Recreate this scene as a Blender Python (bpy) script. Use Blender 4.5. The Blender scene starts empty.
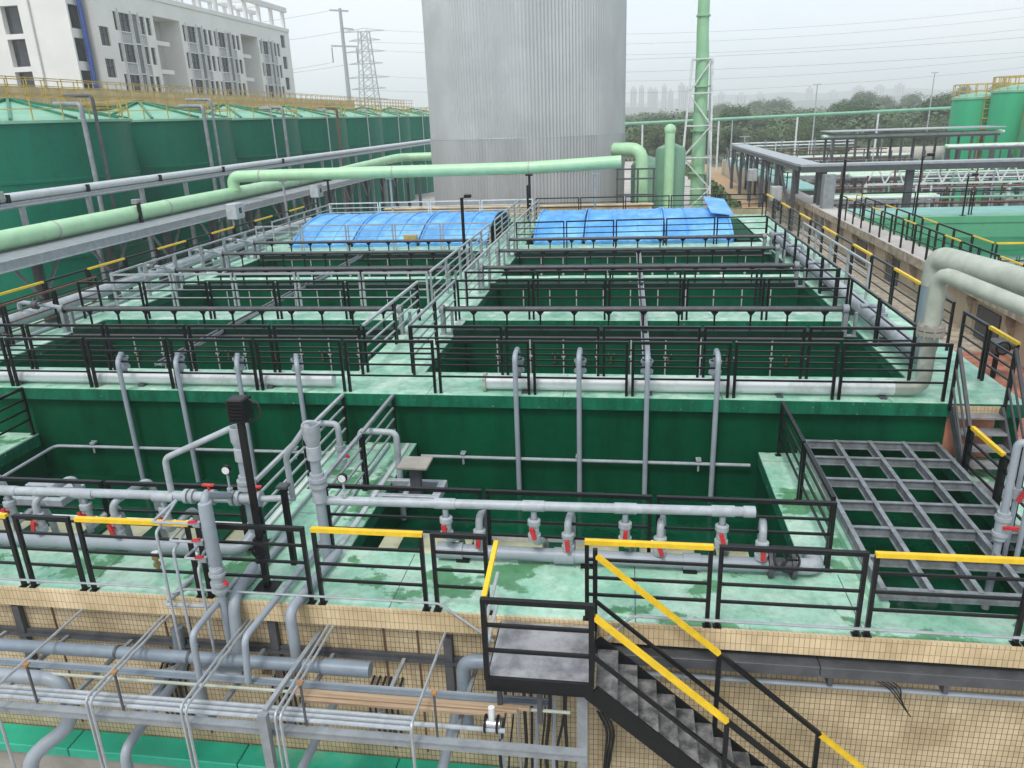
import bpy, math, random
from mathutils import Vector, Matrix
R = math.radians
rng = random.Random(7)
SC = bpy.context.scene
COL = SC.collection

# ------------------------------------------------------------------ camera, sky, sun, exposure
cam_d = bpy.data.cameras.new('camera')
cam = bpy.data.objects.new('camera', cam_d); COL.objects.link(cam)
cam_d.sensor_width = 36; cam_d.lens = 763.08 / 1024 * 36
cam_d.clip_start = 0.05; cam_d.clip_end = 12000
CY, CP, CR = R(-8.82657782), R(19.22181166), R(-2.08993108)
fw = Vector((math.sin(CY)*math.cos(CP), math.cos(CY)*math.cos(CP), -math.sin(CP)))
rt = Vector((math.cos(CY), -math.sin(CY), 0)); up = rt.cross(fw)
rt2 = math.cos(CR)*rt + math.sin(CR)*up; up2 = -math.sin(CR)*rt + math.cos(CR)*up
cam.matrix_world = Matrix((( rt2.x, up2.x, -fw.x, 0), (rt2.y, up2.y, -fw.y, 0), (rt2.z, up2.z, -fw.z, 6.4), (0, 0, 0, 1)))
SC.camera = cam

world = bpy.data.worlds.new('World'); SC.world = world; world.use_nodes = True
wn, wl = world.node_tree.nodes, world.node_tree.links
wn.clear()
SUN_EL, SUN_AZ = 58, 200          # degrees; azimuth clockwise from +Y
sky = wn.new('ShaderNodeTexSky'); sky.sky_type = 'NISHITA'; sky.sun_disc = False
sky.sun_elevation = R(SUN_EL); sky.sun_rotation = R(SUN_AZ); sky.dust_density = 4; sky.air_density = 1.0
b1 = wn.new('ShaderNodeBackground'); b1.inputs['Strength'].default_value = 0.05
wl.new(sky.outputs[0], b1.inputs['Color'])
tc = wn.new('ShaderNodeTexCoord')
mp = wn.new('ShaderNodeMapping'); mp.inputs['Scale'].default_value = (1.2, 1.2, 5.0)
nz = wn.new('ShaderNodeTexNoise'); nz.inputs['Scale'].default_value = 1.6; nz.inputs['Detail'].default_value = 4
cr = wn.new('ShaderNodeValToRGB')
cr.color_ramp.elements[0].position = 0.35; cr.color_ramp.elements[0].color = (0.76, 0.875, 0.95, 1)
cr.color_ramp.elements[1].position = 0.65; cr.color_ramp.elements[1].color = (0.90, 0.93, 0.965, 1)
wl.new(tc.outputs['Generated'], mp.inputs['Vector']); wl.new(mp.outputs[0], nz.inputs['Vector']); wl.new(nz.outputs['Fac'], cr.inputs[0])
b2 = wn.new('ShaderNodeBackground'); b2.inputs['Strength'].default_value = 0.78
wl.new(cr.outputs[0], b2.inputs['Color'])
ad = wn.new('ShaderNodeAddShader'); wo = wn.new('ShaderNodeOutputWorld')
wl.new(b1.outputs[0], ad.inputs[0]); wl.new(b2.outputs[0], ad.inputs[1]); wl.new(ad.outputs[0], wo.inputs['Surface'])

sun_d = bpy.data.lights.new('sun', 'SUN'); sun = bpy.data.objects.new('sun', sun_d); COL.objects.link(sun)
sun_d.energy = 1.5; sun_d.angle = R(14); sun_d.color = (1.0, 0.97, 0.92)
sd = Vector((math.sin(R(SUN_AZ))*math.cos(R(SUN_EL)), math.cos(R(SUN_AZ))*math.cos(R(SUN_EL)), math.sin(R(SUN_EL))))
sun.rotation_euler = (-sd).to_track_quat('-Z', 'Y').to_euler()
sun.location = (0, 0, 60)

SC.view_settings.view_transform = 'Standard'; SC.view_settings.look = 'None'
SC.view_settings.exposure = 0.32; SC.view_settings.gamma = 1.0; SC.view_settings.use_curve_mapping = False
SC.cycles.use_denoising = True
SC.cycles.max_bounces = 6; SC.cycles.volume_bounces = 2

# ------------------------------------------------------------------ materials
def mat(name, col, rough=0.6, metal=0.0, var=0.12, scale=3.0, col2=None, ramp=(0.4, 0.62), bump=0.0, bscale=30, streak=False, spec=None,
        col3=None, s3=1.0, ramp3=(0.55, 0.62), grime=0.0, gs=7.0, wline=None):
    """base colour varied by noise, optional second colour in patches, optional third colour patches"""
    m = bpy.data.materials.new(name); m.use_nodes = True
    n, l = m.node_tree.nodes, m.node_tree.links
    p = n['Principled BSDF']
    p.inputs['Roughness'].default_value = rough; p.inputs['Metallic'].default_value = metal
    if spec is not None: p.inputs['Specular IOR Level'].default_value = spec
    t = n.new('ShaderNodeTexCoord'); mpn = n.new('ShaderNodeMapping')
    if streak: mpn.inputs['Scale'].default_value = (1, 1, 0.12)
    l.new(t.outputs['Object'], mpn.inputs['Vector'])
    nz = n.new('ShaderNodeTexNoise'); nz.inputs['Scale'].default_value = scale; nz.inputs['Detail'].default_value = 6; nz.inputs['Roughness'].default_value = 0.65
    l.new(mpn.outputs[0], nz.inputs['Vector'])
    rp = n.new('ShaderNodeValToRGB'); e = rp.color_ramp.elements
    c2 = col2 if col2 else tuple(c*(1-2*var) for c in col)
    e[0].position, e[1].position = ramp
    e[0].color = (*c2, 1); e[1].color = (*col, 1)
    l.new(nz.outputs['Fac'], rp.inputs[0]); last = rp.outputs[0]
    if col3:
        n3 = n.new('ShaderNodeTexNoise'); n3.inputs['Scale'].default_value = s3; n3.inputs['Detail'].default_value = 8; n3.inputs['Roughness'].default_value = 0.6
        mp3 = n.new('ShaderNodeMapping'); mp3.inputs['Location'].default_value = (3.1, 7.7, 1.3)
        l.new(t.outputs['Object'], mp3.inputs[0]); l.new(mp3.outputs[0], n3.inputs['Vector'])
        r3 = n.new('ShaderNodeValToRGB'); r3.color_ramp.elements[0].position, r3.color_ramp.elements[1].position = ramp3
        l.new(n3.outputs['Fac'], r3.inputs[0])
        mx = n.new('ShaderNodeMix'); mx.data_type = 'RGBA'
        l.new(r3.outputs[0], mx.inputs[0]); l.new(last, mx.inputs[6]); mx.inputs[7].default_value = (*col3, 1); last = mx.outputs[2]
    if grime:
        ng = n.new('ShaderNodeTexNoise'); ng.inputs['Scale'].default_value = gs; ng.inputs['Detail'].default_value = 10; ng.inputs['Roughness'].default_value = .72
        l.new(t.outputs['Object'], ng.inputs['Vector'])
        rg = n.new('ShaderNodeValToRGB'); rg.color_ramp.elements[0].position, rg.color_ramp.elements[1].position = .30, .56
        k = 1-grime; rg.color_ramp.elements[0].color = (k, k*.98, k*.92, 1); rg.color_ramp.elements[1].color = (1, 1, 1, 1)
        mg = n.new('ShaderNodeMix'); mg.data_type = 'RGBA'; mg.blend_type = 'MULTIPLY'; mg.inputs[0].default_value = 1
        l.new(ng.outputs['Fac'], rg.inputs[0]); l.new(last, mg.inputs[6]); l.new(rg.outputs[0], mg.inputs[7]); last = mg.outputs[2]
    for wz, wh, wc in (wline or ()):
        ge = n.new('ShaderNodeNewGeometry'); sp = n.new('ShaderNodeSeparateXYZ'); l.new(ge.outputs['Position'], sp.inputs[0])
        nw = n.new('ShaderNodeTexNoise'); nw.inputs['Scale'].default_value = 2.5; nw.inputs['Detail'].default_value = 6; l.new(t.outputs['Object'], nw.inputs['Vector'])
        ma = n.new('ShaderNodeMath'); ma.operation = 'MULTIPLY_ADD'; ma.inputs[1].default_value = wh*1.2; l.new(nw.outputs['Fac'], ma.inputs[0]); ma.inputs[2].default_value = wz
        lt = n.new('ShaderNodeMath'); lt.operation = 'LESS_THAN'; l.new(sp.outputs[2], lt.inputs[0]); l.new(ma.outputs[0], lt.inputs[1])
        gt = n.new('ShaderNodeMath'); gt.operation = 'GREATER_THAN'; l.new(sp.outputs[2], gt.inputs[0]); gt.inputs[1].default_value = wz-.5
        mm = n.new('ShaderNodeMath'); mm.operation = 'MULTIPLY'; l.new(lt.outputs[0], mm.inputs[0]); l.new(gt.outputs[0], mm.inputs[1])
        m2 = n.new('ShaderNodeMath'); m2.operation = 'MULTIPLY'; l.new(mm.outputs[0], m2.inputs[0]); m2.inputs[1].default_value = .7
        mw = n.new('ShaderNodeMix'); mw.data_type = 'RGBA'; l.new(m2.outputs[0], mw.inputs[0]); l.new(last, mw.inputs[6]); mw.inputs[7].default_value = (*wc, 1); last = mw.outputs[2]
    l.new(last, p.inputs['Base Color'])
    if bump:
        nb = n.new('ShaderNodeTexNoise'); nb.inputs['Scale'].default_value = bscale; nb.inputs['Detail'].default_value = 4
        l.new(t.outputs['Object'], nb.inputs['Vector'])
        bm = n.new('ShaderNodeBump'); bm.inputs['Strength'].default_value = bump; bm.inputs['Distance'].default_value = 0.02
        l.new(nb.outputs['Fac'], bm.inputs['Height']); l.new(bm.outputs[0], p.inputs['Normal'])
    return m

def tile_mat(name, c1, c2, mortar, w, h, msize=0.007):
    m = bpy.data.materials.new(name); m.use_nodes = True
    n, l = m.node_tree.nodes, m.node_tree.links; p = n['Principled BSDF']
    p.inputs['Roughness'].default_value = 0.45
    t = n.new('ShaderNodeTexCoord'); sx = n.new('ShaderNodeSeparateXYZ'); cx = n.new('ShaderNodeCombineXYZ')
    l.new(t.outputs['Object'], sx.inputs[0])
    a = n.new('ShaderNodeMath'); a.operation = 'ADD'; l.new(sx.outputs[0], a.inputs[0]); l.new(sx.outputs[1], a.inputs[1])
    l.new(a.outputs[0], cx.inputs[0]); l.new(sx.outputs[2], cx.inputs[1])
    b = n.new('ShaderNodeTexBrick'); b.offset = 0.0; b.inputs['Scale'].default_value = 1.0
    b.inputs['Brick Width'].default_value = w; b.inputs['Row Height'].default_value = h
    b.inputs['Mortar Size'].default_value = msize; b.inputs['Mortar Smooth'].default_value = 0.1; b.inputs['Bias'].default_value = -0.2
    b.inputs['Color1'].default_value = (*c1, 1); b.inputs['Color2'].default_value = (*c2, 1); b.inputs['Mortar'].default_value = (*mortar, 1)
    l.new(cx.outputs[0], b.inputs['Vector'])
    nz = n.new('ShaderNodeTexNoise'); nz.inputs['Scale'].default_value = 1.3; nz.inputs['Detail'].default_value = 6
    l.new(t.outputs['Object'], nz.inputs['Vector'])
    rp = n.new('ShaderNodeValToRGB'); rp.color_ramp.elements[0].position = .3; rp.color_ramp.elements[1].position = .7
    rp.color_ramp.elements[0].color = (.60, .57, .50, 1); rp.color_ramp.elements[1].color = (1, 1, 1, 1)
    l.new(nz.outputs['Fac'], rp.inputs[0])
    mx = n.new('ShaderNodeMix'); mx.data_type = 'RGBA'; mx.blend_type = 'MULTIPLY'; mx.inputs[0].default_value = 1
    l.new(b.outputs['Color'], mx.inputs[6]); l.new(rp.outputs[0], mx.inputs[7]); l.new(mx.outputs[2], p.inputs['Base Color'])
    bm = n.new('ShaderNodeBump'); bm.inputs['Strength'].default_value = 0.5; bm.inputs['Distance'].default_value = 0.006; bm.invert = True
    l.new(b.outputs['Fac'], bm.inputs['Height']); l.new(bm.outputs[0], p.inputs['Normal'])
    return m

def water_mat(name, col, rough=0.06, bscale=5, bump=0.08):
    m = mat(name, col, rough=rough, var=0.22, scale=.7, bump=bump, bscale=bscale)
    m.node_tree.nodes['Principled BSDF'].inputs['IOR'].default_value = 1.33; m.node_tree.nodes['Principled BSDF'].inputs['Specular IOR Level'].default_value = .45
    return m

M = {}
M['deck'] = mat('mint_deck_paint', (0.39, 0.62, 0.49), .42, scale=1.7, col2=(0.20, 0.46, 0.33), ramp=(.36, .60), col3=(0.58, 0.73, 0.62), s3=1.6, ramp3=(.54, .68), bump=.15, bscale=14, grime=.35, gs=5, spec=.35)
M['deck_front'] = mat('mint_deck_paint_worn', (0.45, 0.65, 0.53), .36, scale=1.1, col2=(0.25, 0.52, 0.38), ramp=(.38, .60), col3=(0.10, 0.28, 0.14), s3=.95, ramp3=(.545, .57), bump=.15, bscale=14, grime=.32, gs=6, spec=.4)
M['green'] = mat('dark_green_wall_paint', (0.0, 0.082, 0.034), .6, scale=.8, var=.18, streak=True, spec=.08, grime=.22, gs=3)
M['green_lt'] = mat('mid_green_wall_paint', (0.0, 0.115, 0.050), .6, scale=.8, var=.16, streak=True, spec=.08, grime=.2, gs=3)
M['trough'] = mat('trough_paint', (0.006, 0.030, 0.020), .5, scale=3, var=.2, spec=.2)
M['green_edge'] = mat('green_edge_paint', (0.008, 0.15, 0.08), .5, scale=5, col2=(0.005, 0.10, 0.052), col3=(.36, .50, .40), s3=11, ramp3=(.64, .72), streak=True, spec=.2, grime=.3, gs=4)
M['tile'] = tile_mat('cream_wall_tile', (.64, .52, .33), (.52, .41, .25), (.15, .125, .095), .066, .092, .0045)
M['tile_band'] = tile_mat('cream_band_tile', (.78, .62, .39), (.66, .52, .32), (.32, .24, .14), .066, .15, .0038)
M['black'] = mat('black_paint', (0.007, 0.008, 0.009), 0.36, scale=8, var=.15, spec=.28, bump=.06, bscale=40)
M['yellow'] = mat('yellow_sleeve', (0.80, 0.52, 0.012), .45, scale=6, var=.08)
M['pvc'] = mat('grey_pvc', (0.29, 0.33, 0.37), .42, scale=2.5, var=.07)
M['pvc_pale'] = mat('pale_grey_pvc', (0.38, 0.42, 0.455), .42, scale=3, var=.1, grime=.2, gs=9)
M['pvc_dark'] = mat('blue_grey_pvc', (0.19, 0.235, 0.28), .4, scale=3, var=.1)
M['whitepipe'] = mat('white_pipe', (0.62, 0.66, 0.66), .4, scale=2, col2=(.42, .46, .45), ramp=(.3, .5))
M['frppipe'] = mat('weathered_pale_pipe', (0.42, 0.45, 0.38), .5, scale=1.6, col2=(.30, .33, .28), ramp=(.35, .6))
M['frpstain'] = mat('blue_stained_pipe', (0.30, 0.36, 0.36), .45, scale=1.2, col2=(.20, .26, .29), ramp=(.4, .6), streak=True)
M['mintpipe'] = mat('mint_green_pipe', (0.40, 0.66, 0.40), .4, scale=1.5, var=.06, col3=(.34, .48, .30), s3=.7, ramp3=(.62, .72))
M['galv'] = mat('galvanised_steel', (0.40, 0.43, 0.45), .42, metal=.35, scale=5, var=.1)
M['silver'] = mat('silver_clad_pipe', (0.60, 0.62, 0.64), .38, metal=.2, scale=3, var=.06)
M['steel_grey'] = mat('grey_painted_steel', (0.25, 0.275, 0.29), .5, scale=4, var=.12)
M['grid'] = mat('blue_grey_beam_paint', (0.23, 0.255, 0.275), .5, scale=4, var=.14, grime=.25, gs=8)
M['steel_dark'] = mat('dark_grey_steel', (0.075, 0.08, 0.088), .5, scale=5, var=.15)
M['greyrail'] = mat('grey_rail_paint', (0.36, 0.39, 0.40), .45, scale=6, var=.1)
M['rust'] = mat('rusty_steel', (0.16, 0.085, 0.05), .75, scale=9, var=.2)
M['orange'] = mat('orange_rust_cap', (0.36, 0.17, 0.06), .7, scale=9)
M['brown'] = mat('mauve_brown_trough', (0.16, 0.14, 0.15), .55, scale=4, var=.12)
M['red'] = mat('red_handle', (0.55, 0.025, 0.03), .4, scale=9)
M['cream'] = mat('cream_plastic_lining', (0.58, 0.57, 0.36), .5, scale=2.5, var=.12)
M['blue'] = mat('blue_plastic_sheet', (0.075, 0.33, 0.72), .45, scale=1.2, var=.1, col3=(.20, .50, .86), s3=.9, ramp3=(.45, .7))
M['silo'] = mat('corrugated_zinc', (0.51, 0.525, 0.525), .46, metal=.25, scale=.7, var=.05, streak=True, col3=(.42, .43, .435), s3=.25, ramp3=(.45, .65))
M['silo_low'] = mat('corrugated_zinc_dull', (0.44, 0.45, 0.45), .5, metal=.25, scale=.8, var=.07, streak=True)
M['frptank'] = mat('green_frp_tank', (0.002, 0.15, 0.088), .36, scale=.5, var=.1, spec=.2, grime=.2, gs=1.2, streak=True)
M['frptank_bright'] = mat('bright_green_frp_tank', (0.03, 0.40, 0.19), .5, scale=.5, var=.06, streak=True)  # brighter green of the tanks at right
M['frproof'] = mat('mint_frp_roof', (0.20, 0.45, 0.31), .5, scale=1, var=.08)
M['frprib'] = mat('green_frp_rib', (0.03, 0.21, 0.12), .45, scale=2)
M['yrail'] = mat('ochre_rail_paint', (0.52, 0.36, 0.08), .5, scale=4)
M['ochre'] = mat('ochre_sheet', (0.68, 0.50, 0.27), .6, scale=.6, var=.15)
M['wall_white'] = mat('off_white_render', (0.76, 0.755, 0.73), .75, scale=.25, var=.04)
M['wall_shade'] = mat('shaded_white_render', (0.50, 0.50, 0.49), .75, scale=.25, var=.04)  # darker copy of the white render, shade of recess and balconies put into the colour
M['glass'] = mat('dark_window_glass', (0.035, 0.045, 0.055), .08, scale=.7, var=.3)
M['frame'] = mat('white_window_frame', (0.68, 0.69, 0.69), .5)
M['panel'] = mat('grey_facade_panel', (0.17, 0.19, 0.21), .5)
M['panel_lt'] = mat('pale_facade_panel', (0.42, 0.44, 0.45), .5)
M['bluepipe'] = mat('blue_downpipe', (0.02, 0.07, 0.32), .4)
M['teal'] = mat('teal_fibreglass', (0.014, 0.42, 0.26), .35, scale=1.2, var=.1, col3=(.16, .40, .27), s3=.6, ramp3=(.55, .7))
M['wood'] = mat('weathered_timber', (0.40, 0.29, 0.19), .7, scale=9, col2=(.26, .17, .10), ramp=(.35, .6))
M['wood'].node_tree.nodes['Mapping'].inputs['Scale'].default_value = (.08, 2.5, 2.5)
M['plate'] = mat('worn_steel_plate', (0.36, 0.36, 0.37), .45, metal=.2, scale=2.5, col2=(.15, .155, .165), ramp=(.36, .62), col3=(.36, .25, .13), s3=1.9, ramp3=(.60, .75), bump=.2, bscale=60)
M['tread'] = mat('worn_step_plate', (0.26, 0.255, 0.25), .5, metal=.1, scale=5, col2=(.06, .062, .065), ramp=(.4, .65), bump=.2, bscale=60)
M['box'] = mat('pale_grey_box', (0.45, 0.48, 0.50), .45)
M['chrome'] = mat('stainless', (0.55, 0.56, 0.57), .25, metal=.9)
M['brass'] = mat('brass_fitting', (0.38, 0.26, 0.12), .4, metal=.6)
M['white'] = mat('white_plastic', (0.75, 0.76, 0.76), .4)
M['clear'] = mat('translucent_pipe', (0.42, 0.50, 0.46), .25)
M['concrete'] = mat('concrete', (0.33, 0.31, 0.27), .85, scale=1.2, var=.15, bump=.1, bscale=8)
M['pale_conc'] = mat('pale_concrete', (0.48, 0.45, 0.42), .85, scale=.6, var=.12)
M['tan'] = mat('tan_render', (0.56, 0.47, 0.34), .8, scale=.9, var=.12, streak=True)
M['slab'] = mat('weathered_slab', (0.46, 0.39, 0.30), .85, scale=3, var=.22)
M['terra'] = mat('terracotta_paving', (0.46, 0.19, 0.12), .8, scale=1.6, col2=(.22, .09, .06), ramp=(.4, .6))
M['earth'] = mat('orange_earth', (0.40, 0.23, 0.12), .95, scale=.12, col2=(.30, .26, .16), ramp=(.4, .6))
M['ground'] = mat('green_brown_land', (0.085, 0.115, 0.05), .95, scale=.02, col2=(.14, .13, .08), ramp=(.35, .6))
M['grass'] = mat('rough_grass', (0.10, 0.13, 0.04), .95, scale=.8, col2=(.05, .075, .025), ramp=(.35, .65), bump=.6, bscale=6)
M['lime'] = mat('lime_basin_wall', (0.10, 0.36, 0.20), .5, scale=.6, var=.08, streak=True)
M['cyan'] = mat('aqua_deck', (0.20, 0.44, 0.39), .5, scale=.8, var=.1)
M['stack'] = mat('pale_green_stack', (0.30, 0.55, 0.33), .45, scale=.8, var=.06)
M['scrub'] = mat('sage_vessel', (0.17, 0.34, 0.23), .45, scale=.8, var=.06)
M['bark'] = mat('bark', (0.10, 0.075, 0.05), .9, scale=3)
M['leaf'] = mat('leaf_dark', (0.06, 0.115, 0.035), .75, scale=.25, col2=(.038, .08, .026), ramp=(.3, .7))
M['leaf2'] = mat('leaf_mid', (0.085, 0.14, 0.045), .75, scale=.25, col2=(.045, .085, .028), ramp=(.3, .7))
M['far'] = mat('far_tower_render', (0.40, 0.40, 0.42), .8, scale=.01)
M['farhill'] = mat('far_hill', (0.05, 0.08, 0.045), .9, scale=.004)
M['wire'] = mat('overhead_wire', (0.16, 0.17, 0.18), .5)
M['water'] = water_mat('green_tank_water', (0.001, 0.060, 0.027), bump=.14, bscale=7)
M['water_bk'] = water_mat('dark_tank_water', (0.003, 0.036, 0.020))
M['water_nb'] = water_mat('emerald_tank_water', (0.012, 0.15, 0.075))
M['cable'] = mat('black_cable', (0.012, 0.012, 0.013), .5)

# ------------------------------------------------------------------ geometry helpers
class MB:
    def __init__(s): s.v = []; s.f = []; s.sm = []
    def add(s, vs, fs, smooth=False):
        o = len(s.v); s.v += [tuple(v) for v in vs]; s.f += [tuple(i+o for i in f) for f in fs]; s.sm += [smooth]*len(fs); return s
    def box(s, x0, x1, y0, y1, z0, z1):
        if x0 > x1: x0, x1 = x1, x0
        if y0 > y1: y0, y1 = y1, y0
        if z0 > z1: z0, z1 = z1, z0
        vs = [(x0,y0,z0),(x1,y0,z0),(x1,y1,z0),(x0,y1,z0),(x0,y0,z1),(x1,y0,z1),(x1,y1,z1),(x0,y1,z1)]
        return s.add(vs, [(0,3,2,1),(4,5,6,7),(0,1,5,4),(1,2,6,5),(2,3,7,6),(3,0,4,7)])
    def bbox(s, x0, x1, y0, y1, z0, z1, b=0.01):
        """box with chamfered edges"""
        x = (x0, x0+b, x1-b, x1); y = (y0, y0+b, y1-b, y1); z = (z0, z0+b, z1-b, z1)
        P = {}; vs = []
        for i in (0, 1):
            for j in (0, 1):
                for k in (0, 1):
                    X, Y, Z = (x[0], x[1]) if i == 0 else (x[3], x[2]), (y[0], y[1]) if j == 0 else (y[3], y[2]), (z[0], z[1]) if k == 0 else (z[3], z[2])
                    for a, c in (('x', (X[0], Y[1], Z[1])), ('y', (X[1], Y[0], Z[1])), ('z', (X[1], Y[1], Z[0]))):
                        P[(i, j, k, a)] = len(vs); vs.append(c)
        q = lambda *t: tuple(P[u] for u in t)
        fs = []
        for k in (0, 1): fs.append(q((0,0,k,'z'),(1,0,k,'z'),(1,1,k,'z'),(0,1,k,'z')))
        for j in (0, 1): fs.append(q((0,j,0,'y'),(1,j,0,'y'),(1,j,1,'y'),(0,j,1,'y')))
        for i in (0, 1): fs.append(q((i,0,0,'x'),(i,1,0,'x'),(i,1,1,'x'),(i,0,1,'x')))
        for j in (0, 1):
            for k in (0, 1): fs.append(q((0,j,k,'y'),(1,j,k,'y'),(1,j,k,'z'),(0,j,k,'z')))
        for i in (0, 1):
            for k in (0, 1): fs.append(q((i,0,k,'x'),(i,1,k,'x'),(i,1,k,'z'),(i,0,k,'z')))
            for j in (0, 1): fs.append(q((i,j,0,'x'),(i,j,1,'x'),(i,j,1,'y'),(i,j,0,'y')))
        for i in (0, 1):
            for j in (0, 1):
                for k in (0, 1): fs.append(q((i,j,k,'x'),(i,j,k,'y'),(i,j,k,'z')))
        ctr = Vector(((x0+x1)/2, (y0+y1)/2, (z0+z1)/2)); out = []
        for f in fs:
            a, b_, c = (Vector(vs[f[t]]) for t in (0, 1, 2))
            fc = sum((Vector(vs[t]) for t in f), Vector())/len(f)
            out.append(f if (b_-a).cross(c-a).dot(fc-ctr) > 0 else f[::-1])
        return s.add(vs, out)
    def bar(s, p, q, w=0.04, h=None, upv=(0, 0, 1)):
        """square bar from p to q"""
        p, q = Vector(p), Vector(q); h = h or w; d = (q-p).normalized(); u = Vector(upv)
        if abs(d.dot(u)) > 0.99: u = Vector((0, 1, 0))
        a = d.cross(u).normalized(); b = a.cross(d)
        vs = [c + a*i*w/2 + b*j*h/2 for c in (p, q) for i, j in ((-1,-1),(1,-1),(1,1),(-1,1))]
        return s.add(vs, [(0,1,2,3),(7,6,5,4),(0,4,5,1),(1,5,6,2),(2,6,7,3),(3,7,4,0)])
    def tube(s, pts, r, n=10, bend=0.0, caps=True, bseg=5):
        P = [Vector(p) for p in pts]
        if bend > 0 and len(P) > 2:
            Q = [P[0]]
            for i in range(1, len(P)-1):
                a, b, c = P[i-1], P[i], P[i+1]
                u, v = (a-b), (c-b); k = min(bend, u.length*0.49, v.length*0.49)
                s0, s1 = b+u.normalized()*k, b+v.normalized()*k
                for t in range(bseg+1):
                    t /= bseg; Q.append((1-t)**2*s0 + 2*t*(1-t)*b + t*t*s1)
            Q.append(P[-1]); P = Q
        P = [p for i, p in enumerate(P) if i == 0 or (p-P[i-1]).length > 1e-5]
        if len(P) < 2: return s
        rr = r if isinstance(r, (list, tuple)) else [r]*len(P)
        T = [(P[min(i+1, len(P)-1)]-P[max(i-1, 0)]).normalized() for i in range(len(P))]
        u = Vector((0, 0, 1)) if abs(T[0].z) < 0.9 else Vector((1, 0, 0))
        a = T[0].cross(u).normalized(); vs = []
        for i, p in enumerate(P):
            a = (a - T[i]*a.dot(T[i])).normalized(); b = T[i].cross(a)
            for k in range(n):
                an = 2*math.pi*k/n; vs.append(p + (a*math.cos(an)+b*math.sin(an))*rr[i])
        fs = []
        for i in range(len(P)-1):
            for k in range(n):
                k2 = (k+1) % n; fs.append((i*n+k, i*n+k2, (i+1)*n+k2, (i+1)*n+k))
        s.add(vs, fs, True)
        if caps:
            o = len(s.v)-len(vs)
            s.f.append(tuple(o+k for k in range(n))[::-1]); s.sm.append(False)
            s.f.append(tuple(o+(len(P)-1)*n+k for k in range(n))); s.sm.append(False)
        return s
    def cyl(s, p, q, r, n=12): return s.tube([p, q], r, n)
    def lathe(s, c, prof, n=32, smooth=True):
        vs = []; fs = []
        for r, z in prof:
            for k in range(n):
                a = 2*math.pi*k/n; vs.append((c[0]+r*math.cos(a), c[1]+r*math.sin(a), c[2]+z))
        for i in range(len(prof)-1):
            for k in range(n):
                k2 = (k+1) % n; fs.append((i*n+k, i*n+k2, (i+1)*n+k2, (i+1)*n+k))
        return s.add(vs, fs, smooth)
    def ring(s, c, axis, r, t, n=16, m=6):
        ax = Vector(axis).normalized(); u = Vector((0, 0, 1)) if abs(ax.z) < .9 else Vector((1, 0, 0))
        a = ax.cross(u).normalized(); b = ax.cross(a); c = Vector(c); vs = []; fs = []
        for i in range(n):
            an = 2*math.pi*i/n; d = a*math.cos(an)+b*math.sin(an)
            for j in range(m):
                bn = 2*math.pi*j/m; vs.append(c + d*(r+t*math.cos(bn)) + ax*t*math.sin(bn))
        for i in range(n):
            for j in range(m):
                fs.append((i*m+j, ((i+1) % n)*m+j, ((i+1) % n)*m+(j+1) % m, i*m+(j+1) % m))
        return s.add(vs, fs, True)
    def build_each(s, name, material, parent=None):
        '''one object for every connected piece'''
        par = list(range(len(s.v)))
        def find(i):
            while par[i] != i: par[i] = par[par[i]]; i = par[i]
            return i
        for f in s.f:
            for i in f[1:]: par[find(i)] = find(f[0])
        groups = {}
        for f, q in zip(s.f, s.sm): groups.setdefault(find(f[0]), []).append((f, q))
        for fl in groups.values():
            ids = sorted({i for f, _ in fl for i in f}); ix = {i: k for k, i in enumerate(ids)}
            m = MB(); m.v = [s.v[i] for i in ids]; m.f = [tuple(ix[i] for i in f) for f, _ in fl]; m.sm = [q for _, q in fl]
            m.build(name, material, parent)
    def build(s, name, material, parent=None, org=None):
        if parent is not None:
            o = Vector((0, 0, 0)); p = parent
            while p is not None: o += p.location; p = p.parent
        else: o = Vector(org or (0, 0, 0))
        me = bpy.data.meshes.new(name)
        me.from_pydata([(x-o.x, y-o.y, z-o.z) for x, y, z in s.v], [], s.f)
        me.polygons.foreach_set('use_smooth', s.sm); me.update()
        if any(s.sm): me.set_sharp_from_angle(angle=R(38))
        me.materials.append(M[material] if isinstance(material, str) else material)
        ob = bpy.data.objects.new(name, me); COL.objects.link(ob)
        if parent is not None: ob.parent = parent
        else: ob.location = o
        return ob

def thing(name, label, cat, loc=(0, 0, 0), group=None):
    o = bpy.data.objects.new(name, None); COL.objects.link(o); o.location = loc; o.empty_display_size = .2
    o['label'] = label; o['category'] = cat
    if group: o['group'] = group
    return o
def tag(o, label, cat, group=None):
    o['label'] = label; o['category'] = cat
    if group: o['group'] = group
    return o
def struct(o, kind='structure'):
    o['kind'] = kind; return o
ORD = ['first', 'second', 'third', 'fourth', 'fifth', 'sixth', 'seventh', 'eighth', 'ninth', 'tenth', 'eleventh', 'twelfth', 'thirteenth', 'fourteenth',
       'fifteenth', 'sixteenth', 'seventeenth', 'eighteenth', 'nineteenth', 'twentieth', 'twenty-first', 'twenty-second', 'twenty-third', 'twenty-fourth',
       'twenty-fifth', 'twenty-sixth', 'twenty-seventh', 'twenty-eighth', 'twenty-ninth', 'thirtieth', 'thirty-first', 'thirty-second', 'thirty-third', 'thirty-fourth', 'thirty-fifth', 'thirty-sixth', 'thirty-seventh', 'thirty-eighth', 'thirty-ninth', 'fortieth', 'forty-first', 'forty-second', 'forty-third', 'forty-fourth', 'forty-fifth']

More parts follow.
